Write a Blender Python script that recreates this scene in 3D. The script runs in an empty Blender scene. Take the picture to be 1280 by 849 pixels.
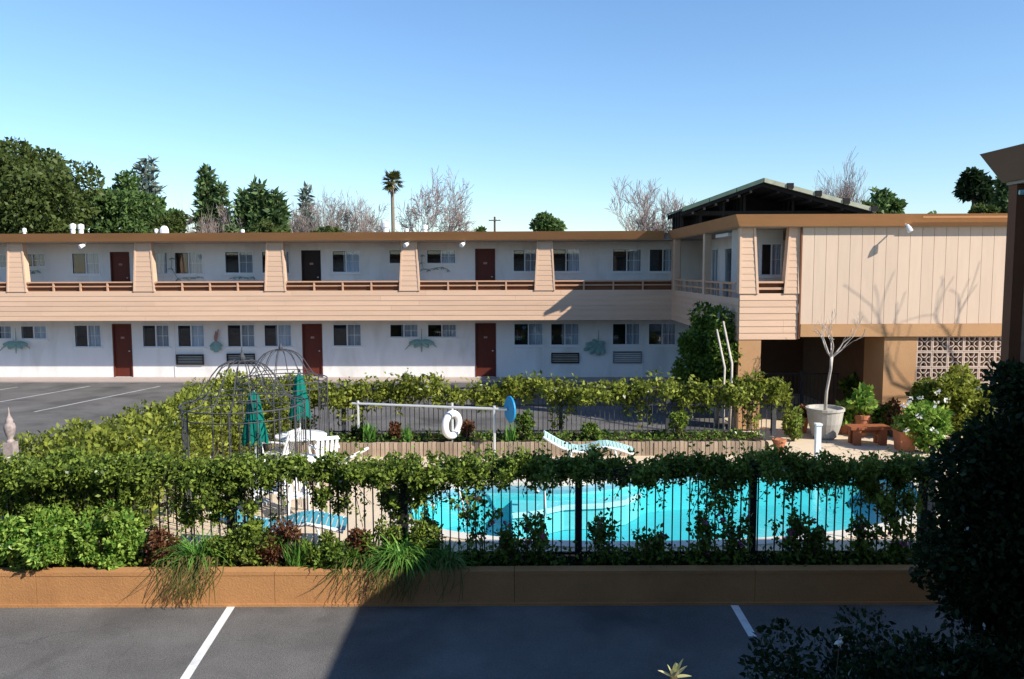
import bpy, bmesh, math, random
import numpy as np
from mathutils import Vector, Matrix

random.seed(7)
RNG = np.random.default_rng(11)
SC = bpy.context.scene
COL = SC.collection
R = math.radians

# ------------------------------------------------------------------ camera, sky, sun, exposure
F, CX, CY, EYE = 1000.0, 640.0, 424.5, 4.3
TILT, ROLL = math.atan(88.5 / F), R(0.2)
cam_d = bpy.data.cameras.new('camera')
cam = bpy.data.objects.new('camera', cam_d)
COL.objects.link(cam)
cam_d.sensor_width = 36.0
cam_d.sensor_fit = 'HORIZONTAL'
cam_d.lens = 36.0 * F / 1280.0
cam_d.clip_start, cam_d.clip_end = 0.1, 3000.0
CAM_R = Matrix.Rotation(math.pi / 2 - TILT, 3, 'X') @ Matrix.Rotation(-ROLL, 3, 'Z')
cam.matrix_world = Matrix.Translation((0, 0, EYE)) @ CAM_R.to_4x4()
SC.camera = cam

SUN_TRAVEL = Vector((-1.24, 0.75, -1.0)).normalized()
SUN_EL = math.asin(-SUN_TRAVEL.z)
SUN_AZ = math.atan2(-SUN_TRAVEL.x, -SUN_TRAVEL.y)      # clockwise from +Y
world = bpy.data.worlds.new('World')
SC.world = world
world.use_nodes = True
wn, wl = world.node_tree.nodes, world.node_tree.links
bg = wn['Background']
sky = wn.new('ShaderNodeTexSky')
sky.sky_type = 'NISHITA'
sky.sun_disc = False
sky.sun_elevation = SUN_EL
sky.sun_rotation = SUN_AZ
sky.altitude = 0
sky.air_density = 1.2
sky.dust_density = 0.0
sky.ozone_density = 7.0
wl.new(sky.outputs[0], bg.inputs['Color'])
bg.inputs['Strength'].default_value = 0.125
sun_d = bpy.data.lights.new('sun', 'SUN')
sun_d.energy = 5.0
sun_d.angle = R(0.5)
sun_d.color = (1.0, 0.93, 0.82)
sun = bpy.data.objects.new('sun', sun_d)
COL.objects.link(sun)
sun.rotation_euler = SUN_TRAVEL.to_track_quat('-Z', 'Y').to_euler()
sun.location = (30, -20, 30)
vs = SC.view_settings
vs.view_transform = 'Standard'
vs.look = 'None'
vs.exposure = 0.6
vs.gamma = 1.0
vs.use_curve_mapping = False
SC.render.engine = 'CYCLES'
SC.cycles.max_bounces = 6
SC.cycles.transparent_max_bounces = 12
SC.cycles.use_denoising = True

# ------------------------------------------------------------------ picture geometry -> places
def ray(px, py):
    return CAM_R @ Vector(((px - CX) / F, -(py - CY) / F, -1.0))
def at_y(px, py, Y):
    d = ray(px, py)
    return Vector((0, 0, EYE)) + d * (Y / d.y)
def at_z(px, py, Z=0.0):
    d = ray(px, py)
    return Vector((0, 0, EYE)) + d * ((Z - EYE) / d.z)
def x_at(px, Y):
    return at_y(px, 400, Y).x

# ------------------------------------------------------------------ object helpers
W = {}
def link(o, parent=None, M=None):
    COL.objects.link(o)
    M = M.copy() if M is not None else Matrix()
    if parent is not None:
        o.parent = parent
        o.matrix_parent_inverse = W[parent].inverted()
    o.matrix_basis = M
    W[o] = M
    return o
def tag(o, label=None, cat=None, group=None, kind=None):
    if label: o['label'] = label
    if cat: o['category'] = cat
    if group: o['group'] = group
    if kind: o['kind'] = kind
    return o
def thing(name, label, cat, loc=(0, 0, 0), rz=0.0, group=None):
    o = bpy.data.objects.new(name, None)
    o.empty_display_size = 0.2
    link(o, None, Matrix.Translation(loc) @ Matrix.Rotation(rz, 4, 'Z'))
    return tag(o, label, cat, group)
JOINED = {'blooms', 'stems', 'blades', 'trailing_blades', 'petals', 'bracts', 'trunks', 'plant', 'limbs'}
def ob(name, me, mat=None, parent=None, M=None):
    if mat is not None and not me.materials:
        me.materials.append(mat)
    o = link(bpy.data.objects.new(name, me), parent, M)
    if name in JOINED: o['kind'] = 'stuff'
    return o

class MB:
    def __init__(s):
        s.v, s.f = [], []
    def add(s, vs_, fs):
        n = len(s.v)
        s.v += [tuple(p) for p in vs_]
        s.f += [tuple(i + n for i in f) for f in fs]
        return s
    def hexa(s, b, t):
        """b, t: four bottom and four top points, counter-clockwise seen from above"""
        return s.add(list(b) + list(t), [(3, 2, 1, 0), (4, 5, 6, 7), (0, 1, 5, 4), (1, 2, 6, 5), (2, 3, 7, 6), (3, 0, 4, 7)])
    def box(s, x0, x1, y0, y1, z0, z1):
        return s.hexa([(x0, y0, z0), (x1, y0, z0), (x1, y1, z0), (x0, y1, z0)], [(x0, y0, z1), (x1, y0, z1), (x1, y1, z1), (x0, y1, z1)])
    def quad(s, a, b, c, d):
        return s.add([a, b, c, d], [(0, 1, 2, 3)])
    def tube(s, pts, r, n=6, cap=True):
        pts = [Vector(p) for p in pts]
        rs = r if isinstance(r, (list, tuple)) else [r] * len(pts)
        base = len(s.v)
        up = Vector((0.123, 0.071, 0.99))
        for i, p in enumerate(pts):
            d = (pts[min(i + 1, len(pts) - 1)] - pts[max(i - 1, 0)])
            d = d.normalized() if d.length > 1e-9 else Vector((0, 0, 1))
            a = d.cross(up)
            if a.length < 0.05: a = d.cross(Vector((1, 0, 0)))
            a.normalize()
            b = d.cross(a)
            for k in range(n):
                t = 2 * math.pi * k / n
                s.v.append(tuple(p + (a * math.cos(t) + b * math.sin(t)) * rs[i]))
        for i in range(len(pts) - 1):
            for k in range(n):
                k2 = (k + 1) % n
                s.f.append((base + i * n + k, base + i * n + k2, base + (i + 1) * n + k2, base + (i + 1) * n + k))
        if cap:
            s.f.append(tuple(base + k for k in range(n - 1, -1, -1)))
            s.f.append(tuple(base + (len(pts) - 1) * n + k for k in range(n)))
        return s
    def lathe(s, prof, n=16, c=(0, 0, 0)):
        base = len(s.v)
        for (r, z) in prof:
            for k in range(n):
                t = 2 * math.pi * k / n
                s.v.append((c[0] + r * math.cos(t), c[1] + r * math.sin(t), c[2] + z))
        for i in range(len(prof) - 1):
            for k in range(n):
                k2 = (k + 1) % n
                s.f.append((base + i * n + k, base + i * n + k2, base + (i + 1) * n + k2, base + (i + 1) * n + k))
        s.f.append(tuple(base + k for k in range(n - 1, -1, -1)))
        s.f.append(tuple(base + (len(prof) - 1) * n + k for k in range(n)))
        return s
    def ring(s, c, r0, r1, axis='Z', n=24, m=8):
        """torus, main radius r0, tube radius r1"""
        base = len(s.v)
        for i in range(n):
            t = 2 * math.pi * i / n
            for j in range(m):
                u = 2 * math.pi * j / m
                rr = r0 + r1 * math.cos(u)
                p = (rr * math.cos(t), rr * math.sin(t), r1 * math.sin(u))
                if axis == 'Y': p = (p[0], p[2], p[1])
                if axis == 'X': p = (p[2], p[0], p[1])
                s.v.append((c[0] + p[0], c[1] + p[1], c[2] + p[2]))
        for i in range(n):
            for j in range(m):
                i2, j2 = (i + 1) % n, (j + 1) % m
                s.f.append((base + i * m + j, base + i2 * m + j, base + i2 * m + j2, base + i * m + j2))
        return s
    def mesh(s, name, smooth=False):
        me = bpy.data.meshes.new(name)
        me.from_pydata(s.v, [], s.f)
        me.update()
        if smooth:
            me.polygons.foreach_set('use_smooth', [True] * len(me.polygons))
        return me
    def build(s, name, mat, parent=None, M=None, smooth=False):
        return ob(name, s.mesh(name, smooth), mat, parent, M)

# ------------------------------------------------------------------ materials
MATS = {}
def mat(name, col, rough=0.7, var=0.12, scale=3.0, bump=0.0, bscale=40.0, objvar=0.0, metal=0.0, spec=0.2, stain=None, stretch=None, grain=0.0):
    if name in MATS: return MATS[name]
    m = bpy.data.materials.new(name)
    m.use_nodes = True
    n, l = m.node_tree.nodes, m.node_tree.links
    p = n['Principled BSDF']
    p.inputs['Roughness'].default_value = rough
    p.inputs['Metallic'].default_value = metal
    p.inputs['Specular IOR Level'].default_value = spec
    tc = n.new('ShaderNodeTexCoord')
    vec = tc.outputs['Object']
    if stretch:
        mp = n.new('ShaderNodeMapping')
        mp.inputs['Scale'].default_value = stretch
        l.new(vec, mp.inputs[0]); vec = mp.outputs[0]
    nz = n.new('ShaderNodeTexNoise')
    nz.inputs['Scale'].default_value = scale
    nz.inputs['Detail'].default_value = 6
    nz.inputs['Roughness'].default_value = 0.65
    l.new(vec, nz.inputs['Vector'])
    mr = n.new('ShaderNodeMapRange')
    mr.inputs['From Min'].default_value = 0.25
    mr.inputs['From Max'].default_value = 0.75
    mr.inputs['To Min'].default_value = 1 - var
    mr.inputs['To Max'].default_value = 1 + var
    l.new(nz.outputs['Fac'], mr.inputs['Value'])
    fac = mr.outputs[0]
    if grain:
        ng = n.new('ShaderNodeTexNoise')
        ng.inputs['Scale'].default_value = 45.0
        ng.inputs['Detail'].default_value = 8
        ng.inputs['Roughness'].default_value = 0.8
        l.new(vec, ng.inputs['Vector'])
        mg = n.new('ShaderNodeMapRange')
        mg.inputs['From Min'].default_value = 0.35
        mg.inputs['From Max'].default_value = 0.65
        mg.inputs['To Min'].default_value = 1 - grain
        mg.inputs['To Max'].default_value = 1 + grain
        l.new(ng.outputs['Fac'], mg.inputs['Value'])
        mq = n.new('ShaderNodeMath'); mq.operation = 'MULTIPLY'
        l.new(fac, mq.inputs[0]); l.new(mg.outputs[0], mq.inputs[1])
        fac = mq.outputs[0]
    if objvar:
        oi = n.new('ShaderNodeObjectInfo')
        m2 = n.new('ShaderNodeMapRange')
        m2.inputs['To Min'].default_value = 1 - objvar
        m2.inputs['To Max'].default_value = 1 + objvar
        l.new(oi.outputs['Random'], m2.inputs['Value'])
        mm = n.new('ShaderNodeMath'); mm.operation = 'MULTIPLY'
        l.new(fac, mm.inputs[0]); l.new(m2.outputs[0], mm.inputs[1])
        fac = mm.outputs[0]
    sc = n.new('ShaderNodeVectorMath'); sc.operation = 'SCALE'
    sc.inputs[0].default_value = col[:3]
    l.new(fac, sc.inputs['Scale'])
    out = sc.outputs[0]
    if stain:
        s_col, s_scale, s_amt = stain
        n2 = n.new('ShaderNodeTexNoise')
        n2.inputs['Scale'].default_value = s_scale
        n2.inputs['Detail'].default_value = 5
        n2.inputs['Distortion'].default_value = 0.6
        l.new(vec, n2.inputs['Vector'])
        m3 = n.new('ShaderNodeMapRange')
        m3.inputs['From Min'].default_value = 0.52
        m3.inputs['From Max'].default_value = 0.72
        m3.inputs['To Max'].default_value = s_amt
        l.new(n2.outputs['Fac'], m3.inputs['Value'])
        mx = n.new('ShaderNodeMix'); mx.data_type = 'RGBA'
        l.new(m3.outputs[0], mx.inputs['Factor'])
        l.new(out, mx.inputs['A'])
        mx.inputs['B'].default_value = (*s_col, 1)
        out = mx.outputs['Result']
    l.new(out, p.inputs['Base Color'])
    if bump:
        nb = n.new('ShaderNodeTexNoise')
        nb.inputs['Scale'].default_value = bscale
        nb.inputs['Detail'].default_value = 4
        l.new(vec, nb.inputs['Vector'])
        bp = n.new('ShaderNodeBump')
        bp.inputs['Strength'].default_value = bump
        bp.inputs['Distance'].default_value = 0.02
        l.new(nb.outputs['Fac'], bp.inputs['Height'])
        l.new(bp.outputs[0], p.inputs['Normal'])
    MATS[name] = m
    return m

def leafmat(name, cols, trans=0.35, rough=0.45):
    if name in MATS: return MATS[name]
    m = bpy.data.materials.new(name)
    m.use_nodes = True
    n, l = m.node_tree.nodes, m.node_tree.links
    p = n['Principled BSDF']
    p.inputs['Roughness'].default_value = rough
    p.inputs['Specular IOR Level'].default_value = 0.15
    g = n.new('ShaderNodeNewGeometry')
    cr = n.new('ShaderNodeValToRGB')
    el = cr.color_ramp.elements
    for i, c in enumerate(cols):
        pos = i / max(1, len(cols) - 1)
        e = el[0] if i == 0 else (el[1] if i == len(cols) - 1 else el.new(pos))
        e.position = pos
        e.color = (*c, 1)
    l.new(g.outputs['Random Per Island'], cr.inputs['Fac'])
    l.new(cr.outputs['Color'], p.inputs['Base Color'])
    if trans:
        tr = n.new('ShaderNodeBsdfTranslucent')
        l.new(cr.outputs['Color'], tr.inputs['Color'])
        mx = n.new('ShaderNodeMixShader')
        mx.inputs['Fac'].default_value = trans
        l.new(p.outputs[0], mx.inputs[1]); l.new(tr.outputs[0], mx.inputs[2])
        l.new(mx.outputs[0], n['Material Output'].inputs['Surface'])
    MATS[name] = m
    return m

def glassmat(name, tint, base=0.06, gain=0.5, ripple=0.0):
    if name in MATS: return MATS[name]
    m = bpy.data.materials.new(name)
    m.use_nodes = True
    n, l = m.node_tree.nodes, m.node_tree.links
    n.remove(n['Principled BSDF'])
    tr = n.new('ShaderNodeBsdfTransparent'); tr.inputs[0].default_value = (*tint, 1)
    gl = n.new('ShaderNodeBsdfGlossy'); gl.inputs['Roughness'].default_value = 0.02
    fr = n.new('ShaderNodeLayerWeight'); fr.inputs['Blend'].default_value = 0.5
    pw_ = n.new('ShaderNodeMath'); pw_.operation = 'POWER'; pw_.inputs[1].default_value = 4.0
    ma = n.new('ShaderNodeMath'); ma.operation = 'MULTIPLY_ADD'; ma.inputs[1].default_value = gain; ma.inputs[2].default_value = base
    l.new(fr.outputs['Facing'], pw_.inputs[0]); l.new(pw_.outputs[0], ma.inputs[0])
    mx = n.new('ShaderNodeMixShader')
    l.new(ma.outputs[0], mx.inputs[0]); l.new(tr.outputs[0], mx.inputs[1]); l.new(gl.outputs[0], mx.inputs[2])
    l.new(mx.outputs[0], n['Material Output'].inputs['Surface'])
    if ripple:
        tc = n.new('ShaderNodeTexCoord')
        nb = n.new('ShaderNodeTexNoise'); nb.inputs['Scale'].default_value = 5.0; nb.inputs['Detail'].default_value = 3
        bp = n.new('ShaderNodeBump'); bp.inputs['Strength'].default_value = ripple; bp.inputs['Distance'].default_value = 0.03
        l.new(tc.outputs['Object'], nb.inputs['Vector']); l.new(nb.outputs['Fac'], bp.inputs['Height'])
        l.new(bp.outputs[0], gl.inputs['Normal']); l.new(bp.outputs[0], fr.inputs['Normal'])
    MATS[name] = m
    return m

M_STUCCO = mat('white_stucco', (0.74, 0.73, 0.71), 0.9, 0.05, 1.2, 0.35, 60, stain=((0.52, 0.50, 0.46), 0.9, 0.5), stretch=(1.6, 1, .5), grain=0.04)
M_CLAP = mat('beige_clapboard_paint', (0.625, 0.42, 0.288), 0.7, 0.06, 2.0, 0.1, 30, objvar=0.05, stretch=(0.4, 1, 4), stain=((0.55, 0.36, 0.26), 1.1, 0.3))
M_BOARD = mat('beige_board_paint', (0.60, 0.455, 0.34), 0.75, 0.05, 2.0, 0.1, 30, objvar=0.035, stretch=(4, 1, 0.5), stain=((0.58, 0.41, 0.31), 0.8, 0.3))
M_FASCIA = mat('ochre_fascia_paint', (0.43, 0.205, 0.085), 0.65, 0.10, 1.5, 0.05, 20, stretch=(0.4, 1, 2), stain=((0.36, 0.16, 0.06), 0.8, 0.4))
M_SHADEFASCIA = mat('shade_darkened_fascia_paint', (0.22, 0.115, 0.07), 0.65, 0.10, 1.5, 0.05, 20, stretch=(0.4, 1, 2))  # darker copy of the fascia paint, shade put into its colour
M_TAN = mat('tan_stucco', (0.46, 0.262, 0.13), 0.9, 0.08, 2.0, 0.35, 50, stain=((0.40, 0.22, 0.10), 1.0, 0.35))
M_RAIL = mat('terracotta_rail_paint', (0.55, 0.32, 0.20), 0.6, 0.08, 5.0, objvar=0.04)
M_BROWN = mat('brown_panel_paint', (0.19, 0.075, 0.035), 0.7, 0.12, 3.0)
M_DOOR = mat('maroon_door_paint', (0.115, 0.026, 0.016), 0.45, 0.12, 3.0, stretch=(4, 1, .6), objvar=0.12)
M_WHITE = mat('white_trim_paint', (0.78, 0.78, 0.77), 0.5, 0.05, 4.0)
M_ALU = mat('aluminium_frame', (0.72, 0.73, 0.74), 0.4, 0.06, 6.0, spec=0.6)
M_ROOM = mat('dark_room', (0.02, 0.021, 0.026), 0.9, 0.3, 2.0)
M_CURT = mat('grey_curtain', (0.58, 0.60, 0.64), 0.9, 0.25, 5.0, stretch=(6, 1, .3), objvar=0.3)
M_SCREEN = mat('insect_screen', (0.045, 0.05, 0.06), 0.7, 0.2, 8.0)
M_GLASS = glassmat('window_glass', (0.86, 0.90, 0.93))
M_ACBR = mat('brown_metal', (0.045, 0.034, 0.028), 0.5, 0.15, 6.0, objvar=0.2)
M_ACGR = mat('grey_metal', (0.22, 0.235, 0.26), 0.5, 0.1, 6.0)
M_GRAVEL = mat('roof_gravel', (0.30, 0.28, 0.25), 0.95, 0.3, 8.0, 0.4, 60)
M_ASPH = mat('asphalt', (0.136, 0.130, 0.124), 0.85, 0.30, 0.8, 0.6, 90, stain=((0.066, 0.063, 0.062), 0.6, 0.85), grain=0.32, spec=0.1)
M_PAINT = mat('worn_white_road_paint', (0.72, 0.72, 0.70), 0.8, 0.10, 9.0, stain=((0.42, 0.42, 0.42), 5.0, 0.5))
M_PAINT2 = mat('faded_white_road_paint', (0.40, 0.40, 0.40), 0.8, 0.12, 9.0, stain=((0.2, 0.2, 0.21), 2.0, 0.8))
M_DECK = mat('cream_concrete', (0.62, 0.50, 0.36), 0.9, 0.09, 1.2, 0.25, 60, grain=0.08, stain=((0.46, 0.36, 0.26), 0.5, 0.45))
M_COPING = mat('pale_coping', (0.62, 0.58, 0.50), 0.8, 0.08, 3.0)
M_POOL = mat('aqua_pool_plaster', (0.10, 0.52, 0.56), 0.7, 0.06, 1.5)
M_TILE = mat('blue_grey_tile', (0.22, 0.38, 0.46), 0.4, 0.2, 14.0)
M_SHELF = mat('pale_pool_step', (0.26, 0.62, 0.64), 0.7, 0.06, 2.0)
M_WATER = glassmat('pool_water', (0.70, 0.98, 1.0), 0.02, 0.6, ripple=0.3)
M_WALK = mat('pinkish_concrete', (0.42, 0.34, 0.30), 0.9, 0.1, 2.0)
M_SOIL = mat('dark_soil', (0.045, 0.030, 0.020), 0.95, 0.4, 6.0, 0.6, 30)
M_PLANTER = mat('ochre_planter_stucco', (0.43, 0.215, 0.088), 0.9, 0.14, 1.5, 0.3, 45, stain=((0.30, 0.14, 0.06), 0.9, 0.6), grain=0.08)
M_IRON = mat('black_iron', (0.022, 0.021, 0.022), 0.5, 0.2, 10.0)
M_IRON2 = mat('dark_grey_iron', (0.06, 0.062, 0.07), 0.5, 0.2, 10.0)
M_PALEFENCE = mat('pale_fence_paint', (0.42, 0.37, 0.35), 0.7, 0.15, 8.0)  # paler than the other picket fences
M_BRICK = mat('grey_brown_edging', (0.34, 0.26, 0.19), 0.9, 0.15, 8.0, 0.3, 60, objvar=0.25)
M_GREENCLOTH = mat('green_canvas', (0.0, 0.13, 0.10), 0.85, 0.2, 6.0, stretch=(1, 1, .4))
M_PLASTIC = mat('white_plastic', (0.80, 0.80, 0.79), 0.4, 0.03, 4.0)
M_STRAP = mat('pale_aqua_strap', (0.38, 0.62, 0.60), 0.5, 0.06, 5.0, objvar=0.12)
M_STRAPB = mat('teal_blue_strap', (0.06, 0.28, 0.36), 0.5, 0.06, 5.0, objvar=0.2)
M_BLUE = mat('bright_blue_plastic', (0.02, 0.26, 0.52), 0.4, 0.06, 4.0)
M_STEEL = mat('pale_tube_metal', (0.62, 0.64, 0.64), 0.35, 0.05, 8.0, metal=0.3)
M_CONC = mat('cast_concrete', (0.42, 0.40, 0.36), 0.9, 0.14, 4.0, 0.3, 40)
M_TERRA = mat('terracotta', (0.42, 0.16, 0.08), 0.85, 0.14, 6.0, 0.15, 40)
M_REDWOOD = mat('red_stained_wood', (0.27, 0.09, 0.04), 0.6, 0.18, 6.0, stretch=(.5, 4, 4))
M_BARK = mat('brown_bark', (0.10, 0.075, 0.055), 0.95, 0.3, 6.0, 0.6, 25)
M_PALEBARK = mat('pale_bark', (0.46, 0.41, 0.36), 0.9, 0.2, 6.0, 0.3, 25)
M_TWIG = mat('bare_twigs', (0.24, 0.20, 0.18), 0.9, 0.2, 2.0)
M_TWIG2 = mat('rosy_bare_twigs', (0.26, 0.205, 0.185), 0.9, 0.2, 2.0)
M_PALMTRUNK = mat('palm_trunk', (0.22, 0.18, 0.14), 0.95, 0.25, 6.0)
M_BLOCK = mat('painted_breeze_block', (0.52, 0.40, 0.32), 0.9, 0.08, 6.0, 0.2, 50, objvar=0.05)
M_DARKROOF = mat('black_roof_timber', (0.016, 0.015, 0.015), 0.8, 0.3, 4.0)
M_GREENROOF = mat('green_roof_sheet', (0.05, 0.09, 0.07), 0.6, 0.2, 3.0)
M_PALEROOF = mat('pale_roof_edge', (0.34, 0.35, 0.26), 0.8, 0.25, 5.0)  # paler colour for the right-hand rake boards
M_ORN = mat('verdigris_metal', (0.20, 0.33, 0.30), 0.6, 0.3, 8.0)
M_ORNR = mat('rust_pink_metal', (0.34, 0.20, 0.18), 0.6, 0.3, 8.0)
M_FINIAL = mat('weathered_pink_stone', (0.33, 0.27, 0.25), 0.85, 0.45, 14.0)
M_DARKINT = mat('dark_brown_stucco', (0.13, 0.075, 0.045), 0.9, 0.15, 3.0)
M_CEIL = mat('soffit_paint', (0.42, 0.34, 0.27), 0.8, 0.08, 3.0)

def add_cracks(m, scale, width, dark, seed):
    n, l = m.node_tree.nodes, m.node_tree.links
    p = n['Principled BSDF']
    src = p.inputs['Base Color'].links[0].from_socket
    tc = n.new('ShaderNodeTexCoord')
    nz = n.new('ShaderNodeTexNoise'); nz.inputs['Scale'].default_value = 1.3; nz.inputs['Detail'].default_value = 6
    l.new(tc.outputs['Object'], nz.inputs['Vector'])
    ad = n.new('ShaderNodeVectorMath'); ad.operation = 'MULTIPLY_ADD'
    l.new(nz.outputs['Color'], ad.inputs[0]); ad.inputs[1].default_value = (1.2, 1.2, 0); l.new(tc.outputs['Object'], ad.inputs[2])
    mp = n.new('ShaderNodeMapping'); mp.inputs['Location'].default_value = (seed, seed * .7, 0); l.new(ad.outputs[0], mp.inputs[0])
    vo = n.new('ShaderNodeTexVoronoi'); vo.feature = 'DISTANCE_TO_EDGE'; vo.inputs['Scale'].default_value = scale
    l.new(mp.outputs[0], vo.inputs['Vector'])
    lt = n.new('ShaderNodeMath'); lt.operation = 'LESS_THAN'; lt.inputs[1].default_value = width; l.new(vo.outputs['Distance'], lt.inputs[0])
    n2 = n.new('ShaderNodeTexNoise'); n2.inputs['Scale'].default_value = .35; l.new(tc.outputs['Object'], n2.inputs['Vector'])
    gt = n.new('ShaderNodeMath'); gt.operation = 'GREATER_THAN'; gt.inputs[1].default_value = .47; l.new(n2.outputs['Fac'], gt.inputs[0])
    mu = n.new('ShaderNodeMath'); mu.operation = 'MULTIPLY'; l.new(lt.outputs[0], mu.inputs[0]); l.new(gt.outputs[0], mu.inputs[1])
    m2 = n.new('ShaderNodeMath'); m2.operation = 'MULTIPLY'; m2.inputs[1].default_value = dark; l.new(mu.outputs[0], m2.inputs[0])
    mx = n.new('ShaderNodeMix'); mx.data_type = 'RGBA'
    l.new(m2.outputs[0], mx.inputs['Factor']); l.new(src, mx.inputs['A']); mx.inputs['B'].default_value = (.03, .03, .032, 1)
    l.new(mx.outputs['Result'], p.inputs['Base Color'])
add_cracks(M_ASPH, .33, .0014, .22, 3.0)
add_cracks(M_DECK, .42, .003, .35, 8.0)

L_VINE = leafmat('vine_leaves', [(0.042, 0.078, 0.016), (0.156, 0.216, 0.031), (0.300, 0.336, 0.048), (0.396, 0.264, 0.102), (0.204, 0.300, 0.043), (0.072, 0.120, 0.026), (0.324, 0.204, 0.102), (0.264, 0.348, 0.055)])
L_VINEG = leafmat('green_vine_leaves', [(0.022, 0.063, 0.011), (0.067, 0.149, 0.021), (0.128, 0.224, 0.033), (0.194, 0.284, 0.045)])
L_HEDGE = leafmat('yellow_green_leaves', [(0.072, 0.102, 0.017), (0.224, 0.265, 0.030), (0.367, 0.356, 0.052), (0.388, 0.265, 0.086), (0.276, 0.326, 0.041), (0.122, 0.174, 0.023), (0.337, 0.367, 0.056)])
L_BRIGHT = leafmat('bright_green_leaves', [(0.057, 0.174, 0.023), (0.154, 0.347, 0.047), (0.270, 0.463, 0.077), (0.367, 0.503, 0.097)])
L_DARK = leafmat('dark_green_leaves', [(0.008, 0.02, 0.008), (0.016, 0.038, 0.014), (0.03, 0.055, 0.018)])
L_RED = leafmat('reddish_leaves', [(0.09, 0.03, 0.014), (0.16, 0.06, 0.025), (0.06, 0.08, 0.02), (0.20, 0.10, 0.05)])
L_STRAP = leafmat('strap_leaves', [(0.047, 0.156, 0.023), (0.109, 0.296, 0.047), (0.203, 0.406, 0.078)])
L_DRY = leafmat('trailing_blades', [(0.06, 0.10, 0.02), (0.16, 0.15, 0.05), (0.24, 0.17, 0.07)])
L_OAK = leafmat('olive_tree_leaves', [(0.06, 0.085, 0.022), (0.13, 0.16, 0.042), (0.20, 0.22, 0.06), (0.11, 0.145, 0.04)], 0.35)
L_TREE = leafmat('mid_green_tree_leaves', [(0.04, 0.085, 0.028), (0.09, 0.165, 0.045), (0.15, 0.23, 0.065)], 0.35)
L_PINE = leafmat('pine_needles', [(0.04, 0.08, 0.03), (0.085, 0.15, 0.05), (0.14, 0.21, 0.075)], 0.25)
L_BLUEPINE = leafmat('grey_blue_needles', [(0.070, 0.105, 0.084), (0.140, 0.182, 0.154), (0.196, 0.238, 0.196)], 0.1)
L_PALM = leafmat('palm_fronds', [(0.03, 0.05, 0.012), (0.07, 0.09, 0.02), (0.14, 0.13, 0.04)], 0.2)
L_WHITE = leafmat('white_petals', [(0.75, 0.76, 0.70), (0.82, 0.82, 0.80)], 0.3)
L_PINK = leafmat('pink_petals', [(0.45, 0.12, 0.22), (0.62, 0.36, 0.42), (0.35, 0.10, 0.30)], 0.3)
L_CREAM = leafmat('cream_bracts', [(0.62, 0.56, 0.36), (0.70, 0.62, 0.45), (0.45, 0.48, 0.16)], 0.3)

# ------------------------------------------------------------------ foliage
def unit(n, rng):
    d = rng.normal(size=(n, 3))
    return d / np.linalg.norm(d, axis=1, keepdims=True)
def leaf_mesh(name, P, size, rng, bias=None, bw=0.6, aspect=0.55, svar=0.55):
    """many four-cornered leaves at points P, pointing roughly along bias"""
    P = np.asarray(P, float)
    n = len(P)
    d = unit(n, rng)
    if bias is not None:
        d = d * (1 - bw) + np.asarray(bias) * bw
        d /= np.linalg.norm(d, axis=1, keepdims=True) + 1e-9
    w = np.cross(d, unit(n, rng))
    w /= np.linalg.norm(w, axis=1, keepdims=True) + 1e-9
    nn = np.cross(d, w)
    s = (size * (1 + svar * (rng.random(n) * 2 - 1)))[:, None]
    V = np.empty((n, 4, 3))
    V[:, 0] = P
    V[:, 1] = P + d * s * .45 + w * s * aspect * .5 + nn * s * .10
    V[:, 2] = P + d * s
    V[:, 3] = P + d * s * .45 - w * s * aspect * .5 + nn * s * .10
    me = bpy.data.meshes.new(name)
    me.vertices.add(4 * n)
    me.vertices.foreach_set('co', V.reshape(-1))
    me.loops.add(4 * n)
    me.loops.foreach_set('vertex_index', np.arange(4 * n, dtype=np.int32))
    me.polygons.add(n)
    me.polygons.foreach_set('loop_start', np.arange(0, 4 * n, 4, dtype=np.int32))
    me.polygons.foreach_set('loop_total', np.full(n, 4, dtype=np.int32))
    me.update(calc_edges=True)
    me.validate()
    return me
def shell_clumps(centres, radii, per, rng, squash=0.85, inner=0.45):
    """points in the outer part of every clump, with outward directions"""
    P, D = [], []
    for c, r in zip(centres, radii):
        k = max(4, int(per * (r / np.mean(radii)) ** 2))
        d = unit(k, rng)
        rad = r * (inner + (1 - inner) * rng.random(k) ** 0.6)
        q = d * rad[:, None]
        q[:, 2] *= squash
        P.append(q + np.asarray(c)); D.append(d)
    return np.concatenate(P), np.concatenate(D)
def crown_centres(c, rx, ry, rz, n, rng, fill=0.55):
    d = unit(n, rng)
    r = fill + (1 - fill) * rng.random(n)
    return np.asarray(c) + d * r[:, None] * np.array([rx, ry, rz])
def branches(mb, p, d, length, r, depth, rng, spread=0.5, up=0.12, kids=3, ratio=0.72, n=4, minr=0.004, leafpts=None):
    p, d = Vector(p), Vector(d).normalized()
    pts, rs = [p], [r]
    steps = 3
    for i in range(steps):
        j = Vector(rng.normal(size=3)) * 0.13
        d = (d + j + Vector((0, 0, up * 0.5))).normalized()
        p = p + d * (length / steps)
        pts.append(p); rs.append(max(minr, r * (1 - 0.45 * (i + 1) / steps)))
    mb.tube(pts, rs, n=n, cap=False)
    if leafpts is not None: leafpts.append(p)
    if depth <= 0: return
    for k in range(kids):
        a = Vector(rng.normal(size=3)); a -= d * a.dot(d)
        if a.length < 1e-3: continue
        a.normalize()
        nd = (d + a * spread * (0.6 + 0.8 * rng.random()) + Vector((0, 0, up))).normalized()
        start = pts[-1] if k == 0 else pts[1 + int(rng.integers(0, 3))]
        branches(mb, start, nd, length * ratio * (0.75 + 0.5 * rng.random()), rs[-1] * 0.8, depth - 1, rng, spread, up, kids, ratio, max(3, n - 1), minr, leafpts)

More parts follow.
